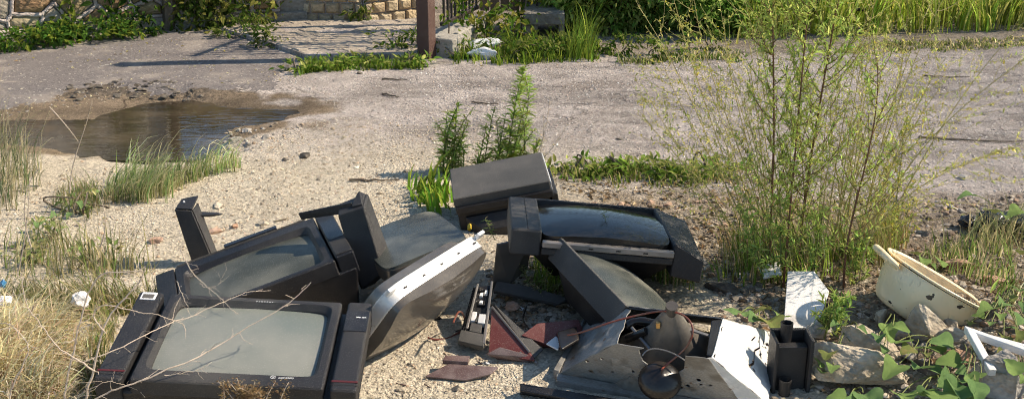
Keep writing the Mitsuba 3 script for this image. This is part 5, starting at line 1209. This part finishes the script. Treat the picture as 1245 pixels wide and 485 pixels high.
# chips of broken plastic and glass
for i in range(34):
    x, y = (rng.uniform(440, 600), rng.uniform(385, 480)) if i < 20 else (rng.uniform(600, 720), rng.uniform(350, 430))
    p = on(*gp(x, y)[:2], .003); n_ = rng.integers(3, 6); a = np.sort(rng.uniform(0, 2 * PI, n_)); r_ = rng.uniform(.006, .018)
    q = np.column_stack([np.cos(a) * r_, np.sin(a) * r_ * rng.uniform(.5, 1), np.zeros(n_)])
    single('chip', move(hull(np.vstack([q, q + (0, 0, .003)])), euler('zyx', *rng.uniform(-25, 25, 3)), p), ['black_plastic', 'grey_plastic', 'maroon_sheet', 'paper_white'][i % 4], 'small chip of broken plastic on the ground at the heap centre', 'chip', 'chips of broken plastic at the heap centre')
for i, (x, y, sx, n, lab) in enumerate(((62, 292, .06, 50, 'small dark weed on the sand below the thistle like weed'), (98, 256, .07, 60, 'straggling weed between the two grass clumps at left'), (35, 318, .09, 70, 'weed at the left edge where sand meets the grass'), (120, 322, .09, 70, 'weed at the top of the green grass left of the tilted television'))):
    q = on(*gp(x, y)[:2]); bush('weed', q, (sx, .06, .06), n, .032, lab, 'weed', (.26, .33, .12), (.46, .42, .20), .35, None, 4, clump=9)
grass('grass', px_poly((0, 300), (60, 285), (180, 312), (200, 330), (150, 345), (0, 345)), 420, .04, .16, 'sparse pale grass on the sand at left', (.24, .27, .10), STR, .5, (.6, 2.0), None, (.002, .004), 41)
# dry twigs at lower left, standing just before the nearest set
def dry(label, limbs, Y, r, seed):
    g = np.random.default_rng(seed); k = thing('dry_shrub', label, 'dry shrub')
    for pts, rr in limbs:
        q = np.array([gy(x, y, Y + dy) for x, y, dy in pts]); q = spline(q, max(10, 6 * len(pts))) + 0
        q = q + np.cumsum(g.normal(0, .0012, q.shape), 0)
        rr *= .72
        b = put(k, 'branch', tube(q, np.linspace(rr, rr * .4, len(q)), 6), 'twig', 60)
        for _ in range(int(len(q) * .28)):
            i = g.integers(3, len(q) - 1); ax = q[i] - q[i - 1]; ax /= np.linalg.norm(ax)
            d = ax * .7 + g.normal(0, .6, 3); d /= np.linalg.norm(d); L = g.uniform(.015, .05)
            put(b, 'twig', tube([q[i], q[i] + d * L * .6, q[i] + (d + g.normal(0, .3, 3)) * L], [rr * .35, rr * .28, rr * .16], 5), 'twig', 60)
Yt = 2.42
dry('pale forked dry shrub standing before the nearest television at lower left', [
    (((100, 520, .0), (106, 485, 0), (115, 451, .01), (137, 379, .03), (155, 357, .04), (176, 322, .05)), .0055),
    (((78, 500, .02), (80, 480, .02), (97, 418, .03), (119, 350, .04), (137, 332, .05), (160, 330, .05), (185, 323, .06)), .0042),
    (((128, 405, .02), (118, 392, .02), (112, 380, .03), (122, 368, .03), (140, 372, .04), (186, 383, .03), (205, 388, .04), (222, 402, .04)), .0026),
    (((116, 452, .01), (100, 440, 0), (85, 428, 0), (60, 400, 0), (40, 360, .01), (36, 330, .02)), .0032),
    (((20, 500, -.05), (14, 470, -.04), (28, 420, -.03), (14, 400, -.02), (-10, 395, 0)), .003)], Yt, .006, 1)
dry('long bare twig arching across the pale grey screen', [
    (((90, 505, -.02), (117, 486, -.01), (162, 469, .0), (235, 444, .05), (268, 428, .10), (300, 407, .14), (330, 388, .17), (381, 346, .22)), .0034),
    (((200, 456, .02), (225, 450, .03), (250, 440, .04), (258, 436, .05)), .0018),
    (((60, 500, 0), (100, 478, 0), (130, 462, 0), (155, 466, .02), (180, 480, .02)), .0016)], Yt, .004, 2)
dry('thin branching twig reaching over the tilted television', [
    (((100, 440, .02), (132, 426, .05), (193, 400, .15), (230, 386, .25), (262, 372, .32), (300, 356, .40), (330, 352, .44)), .0022),
    (((218, 300, .5), (240, 335, .46), (256, 352, .42), (263, 360, .40), (275, 372, .36), (290, 382, .34)), .002),
    (((245, 345, .45), (256, 352, .44), (268, 348, .44), (272, 340, .44)), .0012),
    (((215, 342, .4), (222, 360, .34), (228, 376, .30), (232, 384, .28)), .0016)], Yt, .004, 3)
for i, (pts, lab, Y) in enumerate(((((38, 300), (30, 262), (40, 215), (48, 205)), 'pale dry stalk on the sand at the left edge', 3.4), (((22, 330), (30, 290), (36, 220)), 'second dry stalk close to the left edge', 3.3), (((85, 235), (95, 180), (105, 150), (112, 122)), 'thin pale weed stalk before the puddle', 4.2), (((60, 130), (78, 150), (95, 172)), 'bent straw at the left shore of the puddle', 4.3), (((122, 300), (128, 268), (120, 236)), 'thin stalk on the sand left of the bent bracket', 3.6))):
    herb(lab, [gy(x, y, Y) for x, y in pts], 10, .03, .004, (.32, .28, .12), STR, .4, .0028, stemcol='dry', name='dry_stalk', catg='stalk')
for i in range(18):
    a = rng.uniform(-.6, .6); x0 = 303 + rng.normal(0, 20); b = gy(x0, 500, 2.36)
    herb('stem of the dry brown flower clump before the nearest television', [b, b + (a * .03, 0, .035), b + (a * .09, rng.normal(0, .02), .055 + rng.uniform(0, .035))], 60, .012, .005, (.26, .17, .085), (.42, .32, .18), .35, .002, t0=.3, stemcol='dry', jit=.006, name='dry_flower', catg='dry flower', group='stems of the dry brown flower clump before the nearest television')
for i, (x, y, dx, dy, lab) in enumerate(((602, 292, -12, -28, 'dry stem with pale tips beside the shining tube'), (655, 350, 30, -40, 'thin green stem rising from between the sets'), (665, 352, 40, -22, 'thin green stem leaning right between the sets'), (650, 350, -22, -36, 'thin green stem leaning left between the sets'), (745, 300, -12, -45, 'stem with a seed head before the curved screen'), (760, 305, 30, -18, 'thin stem before the silver strip'),
        (645, 352, -8, -30, 'short sprig at the left of the green sprigs between the sets'), (660, 358, 6, -36, 'leafy sprig in the middle of the green sprigs between the sets'), (672, 356, 26, -34, 'leafy sprig leaning right over the dark gap between the sets'), (682, 362, 14, -20, 'short sprig at the right of the green sprigs between the sets'), (668, 362, -20, -16, 'low sprig lying left among the green sprigs between the sets'),
        (770, 322, -20, -16, 'sprig before the left part of the silver strip'), (784, 326, 6, -30, 'sprig before the middle of the silver strip'), (796, 330, 18, -26, 'sprig before the right part of the silver strip'), (806, 334, -8, -32, 'sprig rising beside the slope of the streaked screen'), (818, 334, 22, -12, 'low sprig below the right end of the silver strip'), (790, 334, 34, -6, 'sprig lying flat below the silver strip'))):
    z = .18 if y < 320 else .03; b = gp(x, y, z); herb(lab, [b, b + (dx * .0014, .0, abs(dy) * .0014), b + (dx * .0028, .01, abs(dy) * .0027)], 26, .034, .0055, (.26, .34, .10), STR, .35, .0018)
